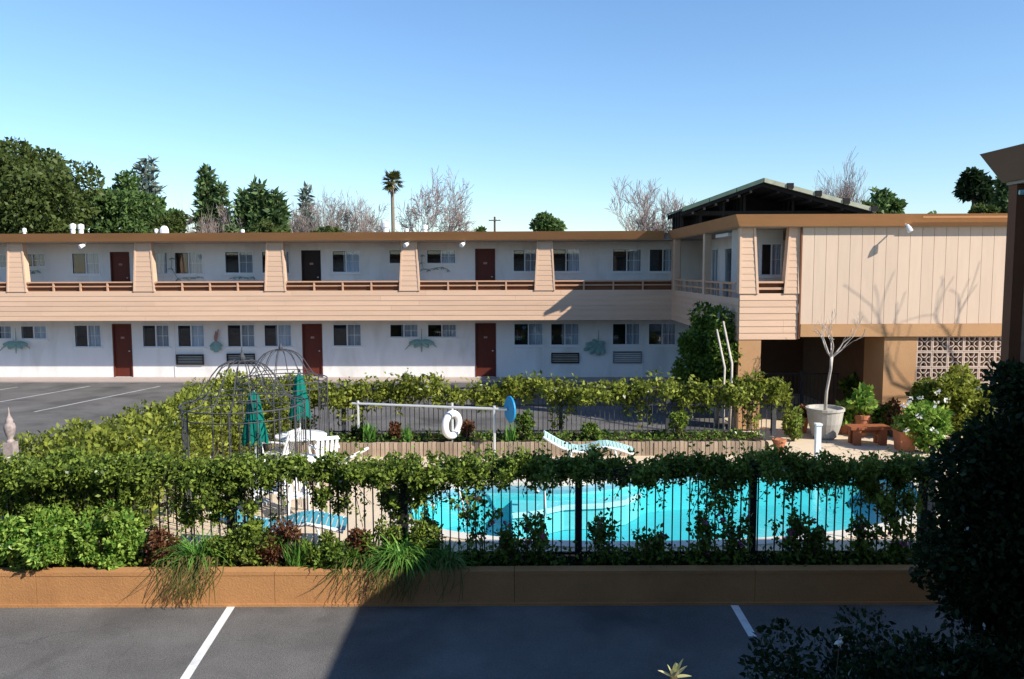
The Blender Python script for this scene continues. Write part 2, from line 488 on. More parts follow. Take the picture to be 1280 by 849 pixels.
# ------------------------------------------------------------------ ground, paving, pool
def smooth_loop(pts, sub=5):
    out, n = [], len(pts)
    for i in range(n):
        p0, p1, p2, p3 = (Vector(pts[(i + k - 1) % n]) for k in range(4))
        for j in range(sub):
            t = j / sub
            out.append(0.5 * ((2 * p1) + (p2 - p0) * t + (2 * p0 - 5 * p1 + 4 * p2 - p3) * t * t + (3 * p1 - p0 - 3 * p2 + p3) * t ** 3))
    return out
POOL_PX = [(506, 640), (520, 624), (548, 613), (590, 607), (640, 606), (700, 607), (760, 602), (820, 594), (900, 589), (1000, 586), (1070, 586),
           (1118, 592), (1143, 608), (1146, 630), (1125, 650), (1060, 664), (960, 674), (860, 678), (760, 679), (680, 677), (620, 673), (560, 665), (522, 654)]
POOL = [(v.x, v.y) for v in smooth_loop([at_z(x, y, 0.0).xy for x, y in POOL_PX])]
PC = Vector((sum(p[0] for p in POOL) / len(POOL), sum(p[1] for p in POOL) / len(POOL)))
def grow(loop, d):
    out, n = [], len(loop)
    for i in range(n):
        a, b = Vector(loop[i - 1]), Vector(loop[(i + 1) % n])
        t = (b - a).normalized()
        nrm = Vector((t.y, -t.x))
        if nrm.dot(Vector(loop[i]) - PC) < 0: nrm = -nrm
        out.append((loop[i][0] + nrm.x * d, loop[i][1] + nrm.y * d))
    return out
def fill(name, outer, hole=None, z=0.0):
    bm = bmesh.new()
    es = []
    for lp in [outer] + ([hole] if hole else []):
        vs_ = [bm.verts.new((x, y, z)) for x, y in lp]
        es += [bm.edges.new((vs_[i], vs_[(i + 1) % len(vs_)])) for i in range(len(vs_))]
    bmesh.ops.triangle_fill(bm, use_beauty=True, use_dissolve=False, edges=es)
    for f in bm.faces:
        f.normal_update()
        if f.normal.z < 0: f.normal_flip()
    me = bpy.data.meshes.new(name)
    bm.to_mesh(me); bm.free()
    return me

HX0, HX1, HY0, HY1 = -6.6, 8.3, 10.75, 17.9
g = MB()
xs, ys = [-900, HX0, HX1, 900], [-300, HY0, HY1, 1500]
for i in range(3):
    for j in range(3):
        if i == 1 and j == 1: continue
        g.quad((xs[i], ys[j], 0), (xs[i + 1], ys[j], 0), (xs[i + 1], ys[j + 1], 0), (xs[i], ys[j + 1], 0))
tag(g.build('ground', M_ASPH), 'grey asphalt parking lot around the motel', kind='structure')
coping_out = grow(POOL, 0.28)
deck = ob('pool_deck', fill('pool_deck', [(HX0 - .2, HY0 - .1), (HX1 + .3, HY0 - .1), (HX1 + .3, HY1 + .25), (HX0 - .2, HY1 + .25)], grow(POOL, 0.26), 0.012), M_DECK)
tag(deck, 'cream concrete deck around the swimming pool', kind='structure')
pt = MB().box(HX1 + .305, 17, 11.5, 27, -0.1, 0.016).box(6.05, HX1 + .30, HY1 + .26, 27, -0.1, 0.0161)
tag(pt.build('patio_paving', M_DECK), 'cream concrete patio below the overhanging siding wall', kind='structure')

pool = thing('swimming_pool', 'freeform swimming pool with bright aqua water and pale coping', 'pool', (PC.x, PC.y, 0))
pool['kind'] = 'structure'
b = MB()
n = len(POOL)
inn, out_ = POOL, coping_out
for i in range(n):
    j = (i + 1) % n
    b.add([(*out_[i], 0.035), (*out_[j], 0.035), (*inn[j], 0.035), (*inn[i], 0.035), (*inn[i], -0.16), (*inn[j], -0.16), (*out_[i], 0.0), (*out_[j], 0.0)],
          [(0, 1, 2, 3), (3, 2, 5, 4), (6, 7, 1, 0)])
b.build('coping', M_COPING, pool)
b = MB(); tl = grow(POOL, -0.006)
for i in range(n):
    j = (i + 1) % n
    b.quad((*tl[i], -0.02), (*tl[j], -0.02), (*tl[j], -0.165), (*tl[i], -0.165))
b.build('waterline_tile', M_TILE, pool)
b = MB()
low = grow(POOL, -0.18)
for i in range(n):
    j = (i + 1) % n
    b.add([(*inn[i], -0.161), (*inn[j], -0.161), (*low[j], -0.72), (*low[i], -0.72)], [(0, 1, 2, 3)])
b.build('basin_wall', M_POOL, pool)
ob('basin_floor', fill('basin_floor', low, None, -0.72), M_POOL, pool)
ob('water', fill('water', grow(POOL, 0.005), None, -0.09), M_WATER, pool)
SHELF = [(640, 606), (700, 607), (770, 601), (800, 600), (800, 609), (782, 618), (755, 622), (705, 624), (672, 631), (640, 634)]
sh = [tuple(at_z(x, y, -0.1).xy) for x, y in SHELF]
b = MB(); k = len(sh)
for (z0, z1, shrink) in ((-0.71, -0.30, 0.0),):
    for i in range(k):
        j = (i + 1) % k
        b.quad((*sh[i], z1), (*sh[j], z1), (*sh[j], z0), (*sh[i], z0))
    b.add([(*p, z1) for p in sh], [tuple(range(k))])
b.build('entry_step', M_SHELF, pool)
b = MB()
edge = [at_z(x, y, -0.1) for x, y in SHELF[4:]]
b.tube([(p.x, p.y, -0.27) for p in edge], 0.055, 5)
b.build('step_nosing', M_WHITE, pool)

wk = MB().box(-25, 7, -1.15, -0.01, -0.1, 0.05)
MAIN_M = Matrix.Translation((0, 31.25, 0)) @ Matrix.Rotation(R(-1.5), 4, 'Z')
tag(wk.build('walkway_paving', M_WALK, None, MAIN_M), 'pinkish concrete walk along the white motel wall', kind='structure')

def stripe(a, b_, w, m, z=0.004):
    a, b_ = at_z(*a), at_z(*b_)
    t = (b_ - a).normalized(); s_ = Vector((-t.y, t.x, 0)) * w / 2
    mb = MB().quad(a + s_, a - s_, b_ - s_, b_ + s_)
    mb.v = [(x, y, z) for x, y, _ in mb.v]
    return mb.build('parking_line', m)
for a, b_, w, m, lab in [((290, 757), (229, 852), .10, M_PAINT, 'white parking line beside the sunlit planter wall'),
                         ((918, 757), (941, 796), .10, M_PAINT, 'white parking line in the shade beside the dark hedge'),
                         ((43, 515), (200, 483), .11, M_PAINT2, 'faded parking line running towards the maroon door, beside the hedge'),
                         ((-20, 506), (112, 483), .11, M_PAINT2, 'faded parking line running towards the wide ground-floor window'),
                         ((-30, 492), (22, 484), .11, M_PAINT2, 'short faded parking line by the two small ground-floor windows')]:
    tag(stripe(a, b_, w, m), lab, kind='structure')

# ------------------------------------------------------------------ main motel block
main = thing('motel_building', 'long two-storey motel block with white rooms behind a beige clapboard balcony', 'building', (0, 31.25, 0), R(-1.5))
MI = MAIN_M.inverted()
def on_main(px, py, v=0.0):
    o = MI @ Vector((0, 0, EYE)); d = MI.to_3x3() @ ray(px, py)
    q = o + d * ((v - o.y) / d.y)
    return q.x, q.z
def P(name, mb, m, parent=main, M=MAIN_M, smooth=False):
    return mb.build(name, m, parent, M, smooth)
def opened_wall(u0, u1, z0, z1, holes, depth=0.16, v=0.0):
    us = sorted({u0, u1, *[h[0] for h in holes], *[h[1] for h in holes]})
    zs = sorted({z0, z1, *[h[2] for h in holes], *[h[3] for h in holes]})
    us = [u for u in us if u0 <= u <= u1]; zs = [z for z in zs if z0 <= z <= z1]
    mb = MB()
    for i in range(len(us) - 1):
        for j in range(len(zs) - 1):
            cu, cz = (us[i] + us[i + 1]) / 2, (zs[j] + zs[j + 1]) / 2
            if any(h[0] < cu < h[1] and h[2] < cz < h[3] for h in holes): continue
            mb.quad((us[i], v, zs[j]), (us[i + 1], v, zs[j]), (us[i + 1], v, zs[j + 1]), (us[i], v, zs[j + 1]))
    for (a, b_, c, d) in holes:
        e = v + depth
        mb.quad((a, v, c), (a, v, d), (a, e, d), (a, e, c)); mb.quad((b_, v, d), (b_, v, c), (b_, e, c), (b_, e, d))
        mb.quad((a, v, d), (b_, v, d), (b_, e, d), (a, e, d)); mb.quad((a, v, c), (a, e, c), (b_, e, c), (b_, v, c))
    return mb
def bars(mb, u0, u1, z0, z1, t, v0, v1):
    mb.box(u0, u1, v0, v1, z1 - t, z1); mb.box(u0, u1, v0, v1, z0, z0 + t)
    mb.box(u0, u0 + t, v0, v1, z0 + t, z1 - t); mb.box(u1 - t, u1, v0, v1, z0 + t, z1 - t)
    return mb
def curtain(u0, u1, z0, z1, v, waves):
    mb = MB(); k = 14
    for i in range(k):
        a, c = u0 + (u1 - u0) * i / k, u0 + (u1 - u0) * (i + 1) / k
        va, vc = v + .03 * math.sin(i * waves), v + .03 * math.sin((i + 1) * waves)
        mb.quad((a, va, z0), (c, vc, z0), (c, vc, z1), (a, va, z1))
    return mb
def window(u0, u1, z0, z1, parent, M, v=0.0, screen=True, gridded=True):
    f = bars(MB(), u0, u1, z0, z1, 0.035, v - 0.02, v + 0.05)
    mid = (u0 + u1) / 2
    f.box(mid - .02, mid + .02, v - .015, v + .05, z0 + .035, z1 - .035)
    w = P('window', f, M_ALU, parent, M)
    P('sill', MB().box(u0 - .04, u1 + .04, v - .05, v - .002, z0 - .06, z0 - .005), M_WHITE, w, M)
    P('pane', MB().box(u0 + .03, mid - .02, v + .008, v + .014, z0 + .03, z1 - .03), M_GLASS, w, M)
    P('pane', MB().box(mid + .02, u1 - .03, v + .028, v + .034, z0 + .03, z1 - .03), M_GLASS, w, M)
    if screen:
        sm = MB(); k = 3
        bars(sm, u0 + .036, mid - .021, z0 + .036, z1 - .036, .02, v - .010, v - .002)
        P('screen_frame', sm, M_SCREEN, w, M)
    if gridded:
        gm = MB(); h = (u1 - .035 - mid - .02)
        gm.box(mid + .02 + h * .5 - .008, mid + .02 + h * .5 + .008, v + .018, v + .026, z0 + .036, z1 - .036)
        gm.box(mid + .021, u1 - .036, v + .0185, v + .0265, (z0 + z1) / 2 - .008, (z0 + z1) / 2 + .008)
        P('muntin', gm, M_ALU, w, M)
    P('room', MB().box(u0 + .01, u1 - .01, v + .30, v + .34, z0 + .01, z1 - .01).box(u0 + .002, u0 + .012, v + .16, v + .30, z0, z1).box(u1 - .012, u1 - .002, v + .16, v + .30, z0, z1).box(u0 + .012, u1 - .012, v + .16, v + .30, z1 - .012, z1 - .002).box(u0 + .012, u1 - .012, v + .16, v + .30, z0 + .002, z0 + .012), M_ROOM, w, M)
    o = random.choice([0, 0, .08, -.1]) * (u1 - u0)
    P('curtain', curtain(mid + o, u1 - .02, z0 + .03, z1 - .02, v + .085, random.uniform(1.3, 2.2)), M_CURT, w, M)
    return w
M_DARKDOOR = mat('dark_brown_door_paint', (0.022, 0.014, 0.012), 0.45, 0.12, 3.0)
def door(u0, u1, z0, z1, parent, M, v=0.0, paint=None):
    d = P('door', MB().box(u0 + .05, u1 - .05, v + .05, v + .10, z0 + .01, z1 - .05), paint or M_DOOR, parent, M)
    fr = MB().box(u0, u0 + .05, v - .015, v + .09, z0, z1 - .05).box(u1 - .05, u1, v - .015, v + .09, z0, z1 - .05).box(u0, u1, v - .015, v + .09, z1 - .05, z1)
    P('door_frame', fr, paint or M_DOOR, d, M)
    P('knob', MB().lathe([(.0, 0), (.03, .01), (.035, .04), (.015, .06)], 8, (u1 - .13, v + .02, (z0 + 1.0))), M_STEEL, d, M)
    c = (u0 + u1) / 2
    P('number_plate', MB().box(c - .07, c + .07, v + .035, v + .049, z0 + 1.52, z0 + 1.60), M_ORNR, d, M)
    return d
def aircon(u0, u1, z0, z1, m, parent, M, v=0.0):
    a = P('air_conditioner', bars(MB(), u0, u1, z0, z1, .035, v - .07, v + .05).box(u0 + .03, u1 - .03, v + .02, v + .04, z0 + .03, z1 - .03), m, parent, M)
    k = 6
    for i in range(k):
        z = z0 + .05 + (z1 - z0 - .1) * i / (k - 1)
        P('louvre', MB().hexa([(u0 + .036, v - .055, z - .018), (u1 - .036, v - .055, z - .018), (u1 - .036, v + .0, z + .0), (u0 + .036, v + .0, z)],
                              [(u0 + .036, v - .055, z - .008), (u1 - .036, v - .055, z - .008), (u1 - .036, v + .0, z + .010), (u0 + .036, v + .0, z + .010)]), m, a, M)
    return a

def rect(x0, x1, y0, y1):
    u0, _ = on_main(x0, (y0 + y1) / 2); u1, _ = on_main(x1, (y0 + y1) / 2)
    xm = (x0 + x1) / 2
    return [u0, u1, on_main(xm, y1)[1], on_main(xm, y0)[1]]
LOW_W = [(-22, 15, 407, 424), (26, 59, 407, 424), (93, 127, 406, 434), (178, 212, 406, 434), (222, 256, 406, 434), (284, 319, 405.5, 434), (330, 365, 405.5, 433.5),
         (416, 452, 405, 433), (487, 523, 405, 422), (534, 571, 405, 422), (642, 679, 404, 432), (688, 724, 404, 432), (765, 800, 404, 431.5), (810, 845, 404, 431.5)]
LOW_D = [(141, 165, 405), (378, 403, 405), (594, 620, 404)]
UP_W = [(-26, 9, 318, 335), (24, 57, 317, 334), (90, 125, 316, 343), (176, 210, 315, 343), (218, 254, 315, 343), (281, 317, 314, 342), (327, 362, 314, 342), (415, 450, 313, 341),
        (486, 521, 312, 330), (533, 570, 312, 330), (641, 671, 312, 340), (690, 725, 311, 340), (765, 802, 311, 340), (811, 846, 311, 340)]
UP_D = [(138, 162, 315), (377, 401, 313), (594, 619, 311)]
Z_LO, Z_F2, Z_SOF = 0.05, 2.95, 5.36
low_w = [rect(*w) for w in LOW_W]
up_w = [rect(*w) for w in UP_W]
low_d = [[on_main(a, 430)[0], on_main(b_, 430)[0], Z_LO + .01, on_main((a + b_) / 2, t)[1]] for a, b_, t in LOW_D]
up_d = [[on_main(a, 330)[0], on_main(b_, 330)[0], Z_F2 + .01, on_main((a + b_) / 2, t)[1]] for a, b_, t in UP_D]
P('wall', opened_wall(-25, 14, -.1, 2.46, low_w + low_d), M_STUCCO)
P('wall', opened_wall(-25, 14, Z_F2 - .05, Z_SOF, up_w + up_d), M_STUCCO)
P('back_wall', MB().box(-25, 14, 8.0, 8.2, 0, 5.35).box(-25, -24.8, .2, 8.0, 0, 5.35), M_STUCCO)
for w in low_w + up_w: window(*w, main, MAIN_M)
for d in low_d + up_d:
    dd = door(*d, main, MAIN_M, paint=M_DARKDOOR if d is up_d[1] else None)
    if d is up_d[1]: dd['label'] = 'dark brown upper door among the maroon ones'
for (x0, x1, y0, y1, m) in [(221, 255, 443, 456, M_ACBR), (284, 319, 442, 455, M_ACBR), (689, 724, 441, 454, M_ACBR), (766, 802, 439, 454, M_ACGR)]:
    aircon(*rect(x0, x1, y0, y1), m, main, MAIN_M)
for px in (217, 217.01, 746, 806):       # batten strips where wall panels meet
    for (z0, z1) in ((.06, 2.44), (2.96, 5.34)):
        if px == 217 and z0 > 1 or px == 217.01 and z0 < 1: continue
        u = on_main(px if px < 700 or z0 > 1 else px - 2, 400)[0]
        if px == 746 and z0 < 1: continue
        P('joint_batten', MB().box(u - .025, u + .025, -.022, -.002, z0, z1), M_STUCCO)
# balcony slab, parapet of lapped boards, piers, rails
PV = -1.35
P('balcony_slab', MB().box(-25, 6.6, PV + .12, -.002, 2.46, Z_F2), M_CEIL)
P('parapet_core', MB().box(-25, 6.25, PV + .02, PV + .118, 2.40, 3.49), M_BROWN)
NROW, ZB, ZT = 6, 2.385, 3.50
PIERS = [(10, 33), (168, 193), (332, 357), (500, 524), (669, 693)]
pier_u = [(on_main(a, 362, PV)[0], on_main(b_, 362, PV)[0]) for a, b_ in PIERS]
cuts = [-25] + [(a + b_) / 2 for a, b_ in pier_u] + [6.27]
for i in range(len(cuts) - 1):
    off = [0, .9, -.7, .35, -1.1, .6]
    for r in range(NROW):
        a = cuts[i] + (off[r] if i else 0) + .002
        c = cuts[i + 1] + (off[r] if i < len(cuts) - 2 else 0) - .002
        z0 = ZB + (ZT - ZB) * r / NROW; z1 = ZB + (ZT - ZB) * (r + 1) / NROW + .004
        P('clapboard', MB().hexa([(a, PV - .018, z0), (c, PV - .018, z0), (c, PV + .018, z0), (a, PV + .018, z0)],
                                 [(a, PV - .006, z1), (c, PV - .006, z1), (c, PV + .018, z1), (a, PV + .018, z1)]), M_CLAP)
def pier(u0, u1, v, z0, z1, parent, M, tl=.10, tr=.10, depth=.32, rows=10):
    mb = MB()
    for r in range(rows):
        a, c = r / rows, (r + 1) / rows
        za, zc = z0 + (z1 - z0) * a, z0 + (z1 - z0) * c
        la, lc = u0 + tl * a, u0 + tl * c; ra, rc = u1 - tr * a, u1 - tr * c
        va, vc = v - .04 + .06 * a, v - .031 + .06 * c
        mb.hexa([(la, va, za), (ra, va, za), (ra, v + depth, za), (la, v + depth, za)], [(lc, vc, zc), (rc, vc, zc), (rc, v + depth, zc), (lc, v + depth, zc)])
    p = P('pier', mb, M_CLAP, parent, M)
    tm = MB()
    for s_, e0, e1 in ((-1, u0, u0 + tl), (1, u1, u1 - tr)):
        a0, a1 = (e0 - .03, e0 + .03) if s_ > 0 else (e0 - .03, e0 + .03)
        c0, c1 = (e1 - .03, e1 + .03)
        tm.hexa([(a0, v - .05, z0), (a1, v - .05, z0), (a1, v - .02, z0), (a0, v - .02, z0)], [(c0, v - .0, z1), (c1, v - .0, z1), (c1, v + .05, z1), (c0, v + .05, z1)])
    P('corner_trim', tm, M_CLAP, p, M)
    return p
for (a, c) in pier_u: pier(a, c, PV, 3.49, Z_SOF, main, MAIN_M)
pier(6.0, 6.26, PV, 3.49, Z_SOF, main, MAIN_M, 0, 0)
ends = [-25] + [e for pr in pier_u for e in pr] + [6.0]
for i in range(0, len(ends), 2):
    a, c = ends[i], ends[i + 1]
    rl = P('railing', MB().box(a + .02, c - .02, PV - .01, PV + .09, 3.815, 3.865), M_RAIL)
    P('mid_rail', MB().box(a + .02, c - .02, PV + .01, PV + .05, 3.665, 3.705), M_RAIL, rl)
    P('back_panel', MB().box(a + .02, c - .02, PV + .10, PV + .115, 3.5, 3.81), M_BROWN, rl)
    k = max(1, round((c - a) / 1.07))
    for j in range(1, k):
        u = a + (c - a) * j / k
        P('post', MB().box(u - .03, u + .03, PV - .004, PV + .06, 3.502, 3.813), M_RAIL, rl)
# roof with a fascia that leans outwards
def fascia_run(mb, pts, z0, z1, lean):
    """pts: list of ((x,y), (nx,ny)) corners with outward miter"""
    for i in range(len(pts) - 1):
        (p, n0), (q, n1) = pts[i], pts[i + 1]
        b0, b1 = (p[0], p[1], z0), (q[0], q[1], z0)
        t0, t1 = (p[0] + n0[0] * lean, p[1] + n0[1] * lean, z1), (q[0] + n1[0] * lean, q[1] + n1[1] * lean, z1)
        i0, i1 = (p[0] - n0[0] * .05, p[1] - n0[1] * .05, z0), (q[0] - n1[0] * .05, q[1] - n1[1] * .05, z0)
        k0, k1 = (p[0] - n0[0] * .05, p[1] - n0[1] * .05, z1), (q[0] - n1[0] * .05, q[1] - n1[1] * .05, z1)
        mb.hexa([b0, b1, i1, i0], [t0, t1, k1, k0])
    return mb
rf = P('roof', MB().box(-25, 14, -1.54, 8.4, Z_SOF + .002, 5.60), M_GRAVEL)
P('fascia', fascia_run(MB(), [((-25.2, -1.6), (0, -1)), ((5.62, -1.6), (0, -1))], Z_SOF, 5.66, .16), M_FASCIA)
P('soffit', MB().box(-25, 6.5, -1.538, -.002, Z_SOF - .03, Z_SOF), M_CEIL)
def vent_pipe(px, py, h, r, kind, v=2.2):
    u, z = on_main(px, py, v)
    prof = [(r, 0), (r, h * .7), (r * 1.35, h * .7), (r * 1.35, h), (0.01, h * 1.08)] if kind == 0 else [(r, 0), (r, h * .55), (r * .95, h * .75), (r * .6, h * .95), (.01, h)]
    P('roof_vent', MB().lathe(prof, 12, (u, v, 5.60)), M_WHITE, rf)
for px, h, r, k in [(30, .45, .06, 0), (91, .62, .09, 0), (101, .60, .09, 0), (205, .55, .18, 1), (195, .40, .06, 0), (482, .62, .12, 0), (531, .50, .09, 0), (508, .36, .06, 0), (303, .36, .06, 0)]:
    vent_pipe(px, 280, h, r, k)
def floodlight(u, v, z, parent, M, d=(-.12, -.2, -.1)):
    f = P('floodlight', MB().lathe([(.03, 0), (.03, .05)], 8, (u, v, z - .05)), M_WHITE, parent, M)
    c = Vector((u, v, z - .07)); e = c + Vector(d)
    P('lamp_housing', MB().tube([c, c + Vector(d) * .3, e], [.03, .06, .085], 10), M_WHITE, f, M)
for px in (107, 511, 581): floodlight(on_main(px, 306, -1.45)[0], -1.45, Z_SOF - .03, main, MAIN_M)

# ------------------------------------------------------------------ wing at right angles
wing = thing('motel_wing', 'projecting motel wing with vertical board siding over a tan stucco breezeway', 'building', (7, 20.9, 0))
I4 = Matrix()
def Q(name, mb, m, parent=wing, smooth=False):
    return mb.build(name, m, parent, I4, smooth)
WY = 20.9
X0, X1, X2, X3 = x_at(924, WY), x_at(943, WY), x_at(983, WY), x_at(997, WY)
XE = 17.0
# clapboard bay at the corner
rows = 7
for r in range(rows):
    z0 = 2.43 + 1.20 * r / rows; z1 = 2.43 + 1.20 * (r + 1) / rows + .004
    sp = [(X0, X3)] if r not in (1, 2) else [(X0, x_at(979, WY) - .002), (x_at(979, WY) + .002, X3)]
    for a, c in sp:
        Q('clapboard', MB().hexa([(a, WY - .02, z0), (c, WY - .02, z0), (c, WY + .02, z0), (a, WY + .02, z0)], [(a, WY - .006, z1), (c, WY - .006, z1), (c, WY + .02, z1), (a, WY + .02, z1)]), M_CLAP)
pier(X0 + .001, X1 + .06, WY, 3.63, 5.34, wing, I4, 0, .10)
pier(X2 - .07, X3 - .001, WY, 3.63, 5.34, wing, I4, .12, 0)
rl = Q('railing', MB().box(X1 + .05, X2 - .06, WY - .02, WY + .08, 3.90, 3.95), M_RAIL)
Q('mid_rail', MB().box(X1 + .05, X2 - .06, WY, WY + .05, 3.73, 3.79), M_RAIL, rl)
Q('back_panel', MB().box(X1 + .05, X2 - .06, WY + .10, WY + .12, 3.60, 3.90), M_BROWN, rl)
Q('bay_floor', MB().box(X0 + .05, X3, WY + .025, 22.3, 2.46, 2.95), M_CEIL)
ww = at_y(950, 345, 22.2), at_y(978, 304, 22.2)
hole = (ww[0].x, ww[1].x, ww[0].z, ww[1].z)
Q('bay_wall', opened_wall(X0 + .12, X3, 2.95, 5.34, [hole], .12, 22.2), M_STUCCO)
window(*hole, wing, I4, 22.2)
# vertical boards
xb = X3 + .06
nb = int((XE - xb) / .3105)
for i in range(nb):
    a = xb + i * .3105
    Q('siding_board', MB().box(a + .0045, a + .306, WY - .03, WY - .005, 2.83, 5.34), M_BOARD)
Q('siding_backing', MB().box(xb, XE, WY, WY + .12, 2.6, 5.34), M_TAN)
Q('downpipe', MB().tube([(X3 + .03, WY - .03, 2.45), (X3 + .03, WY - .03, 5.34)], .03, 6), M_BROWN)
Q('beam', MB().box(X3 + .06, XE, WY - .07, WY + .5, 2.50, 2.826), M_TAN)
# lower storey
Q('stucco_pier', MB().box(X0, x_at(952, WY), WY, WY + .6, 0, 2.455), M_TAN)
xp0, xp1 = x_at(1107, WY), x_at(1148, WY)
Q('stucco_pier', MB().box(xp0, xp1, WY + .02, WY + 1.2, 0, 2.499), M_TAN)
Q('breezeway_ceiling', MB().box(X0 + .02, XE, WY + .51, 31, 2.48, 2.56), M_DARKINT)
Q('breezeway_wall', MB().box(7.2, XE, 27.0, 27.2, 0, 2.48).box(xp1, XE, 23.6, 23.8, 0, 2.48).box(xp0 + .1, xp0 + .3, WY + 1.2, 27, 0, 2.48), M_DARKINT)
BL = .415
nbx = int((XE - xp1) / BL)
bk = MB()
bars(bk, -BL / 2 + .004, BL / 2 - .004, -BL / 2 + .004, BL / 2 - .004, .03, -.07, .07)
for a in range(4):
    t = a * math.pi / 2
    ca, sa = math.cos(t), math.sin(t)
    def rt(x, z): return (x * ca - z * sa, x * sa + z * ca)
    arc = [rt(.085 * math.cos(q), .19 - .15 * math.sin(q) * .9) for q in [math.pi * j / 5 for j in range(6)]]
    for j in range(5):
        (xa, za), (xc, zc) = arc[j], arc[j + 1]
        dx, dz = xc - xa, zc - za
        l_ = math.hypot(dx, dz); ox, oz = -dz / l_ * .013, dx / l_ * .013
        bk.add([(xa + ox, -.06, za + oz), (xc + ox, -.06, zc + oz), (xc - ox, -.06, zc - oz), (xa - ox, -.06, za - oz), (xa + ox, .06, za + oz), (xc + ox, .06, zc + oz), (xc - ox, .06, zc - oz), (xa - ox, .06, za - oz)],
               [(0, 1, 2, 3), (0, 4, 5, 1), (2, 6, 7, 3)])
bme = bk.mesh('breeze_block'); bme.materials.append(M_BLOCK)
screen = Q('breeze_block_screen', MB().box(xp1, XE, WY + .02, WY + .2, 0, .009), M_BLOCK)
for i in range(nbx):
    for j in range(6):
        link(bpy.data.objects.new('breeze_block', bme), screen, Matrix.Translation((xp1 + BL * (i + .5) + .002, WY + .1, 2.50 - BL * (j + .5) - .001)))
# side balcony of the wing
Q('side_slab', MB().box(X0 + .04, 7.3, 22.4, 29.8, 2.47, 2.95), M_CEIL)
for r in range(6):
    z0 = 2.40 + 1.1 * r / 6; z1 = 2.40 + 1.1 * (r + 1) / 6 + .004
    for a, c in ((WY + .03, 25.0), (25.004, 29.75)):
        Q('clapboard', MB().hexa([(X0 - .035, a, z0), (X0 + .02, a, z0), (X0 + .02, c, z0), (X0 - .035, c, z0)], [(X0 - .006, a, z1), (X0 + .02, a, z1), (X0 + .02, c, z1), (X0 - .006, c, z1)]), M_CLAP)
for y, w in ((24.75, .12), (29.3, .14)):
    Q('balcony_post', MB().box(X0 - .04, X0 + .16, y - w, y + w, 3.5, 5.34), M_CLAP)
for a, c in ((WY + .4, 24.62), (24.88, 29.15)):
    rl = Q('railing', MB().box(X0 - .01, X0 + .08, a, c, 3.86, 3.92), M_RAIL)
    Q('mid_rail', MB().box(X0 + .01, X0 + .05, a, c, 3.66, 3.71), M_RAIL, rl)
    k = 5
    for j in range(1, k):
        y = a + (c - a) * j / k
        Q('post', MB().box(X0 + .005, X0 + .065, y - .03, y + .03, 3.5, 3.86), M_RAIL, rl)
XI = 7.25
dh = [(22.9, 23.9, 2.96, 5.0), (25.3, 27.3, 2.96, 5.0), (28.2, 29.1, 2.96, 5.0)]
iw = opened_wall(22.3, 30.2, 2.95, 5.34, dh, .15, 0)
TI = Matrix(((0, 1, 0, XI), (1, 0, 0, 0), (0, 0, 1, 0), (0, 0, 0, 1)))
P('inner_wall', iw, M_STUCCO, wing, TI)
for h in dh: 
    d = P('sliding_door', bars(MB(), h[0], h[1], h[2], h[3], .06, -.02, .08).box((h[0] + h[1]) / 2 - .03, (h[0] + h[1]) / 2 + .03, -.01, .06, h[2] + .06, h[3] - .06), M_ALU, wing, TI)
    P('pane', MB().box(h[0] + .05, h[1] - .05, .02, .03, h[2] + .05, h[3] - .05), M_GLASS, d, TI)
    P('room', MB().box(h[0], h[1], .4, .45, h[2], h[3]), M_ROOM, d, TI)
    P('curtain', curtain(h[0] + .06, (h[0] + h[1]) / 2, h[2] + .03, h[3] - .05, .2, 1.7), M_CURT, d, TI)
Q('side_wall_lower', MB().box(7.25, 7.4, 27.2, 31, 0, 2.47), M_STUCCO)
wr = Q('roof', MB().box(5.86, XE, 20.72, 29.55, 5.362, 5.61), M_GRAVEL)
Q('fascia', fascia_run(MB(), [((5.85, 29.65), (-1, 0)), ((5.85, 20.70), (-1, -1)), ((XE, 20.70), (0, -1))], 5.36, 5.66, .14), M_FASCIA)
Q('soffit', MB().box(5.9, XE, 20.75, 29.6, 5.342, 5.360), M_CEIL)
Q('light_tube', MB().box(X0 + .2, X0 + .34, 22.9, 24.3, 5.20, 5.30), M_WHITE)
lx = x_at(1128, 20.6)
fl = Q('wall_lamp', MB().tube([(lx, 20.66, 5.40), (lx, 20.50, 5.36)], .02, 6), M_WHITE)
Q('lamp_housing', MB().tube([(lx - .02, 20.50, 5.37), (lx, 20.46, 5.30), (lx + .03, 20.42, 5.20)], [.035, .06, .07], 10), M_WHITE, fl)
Q('drip_edge', MB().box(x_at(1147, 20.6), XE, 20.53, 20.545, 5.55, 5.6), M_FASCIA)

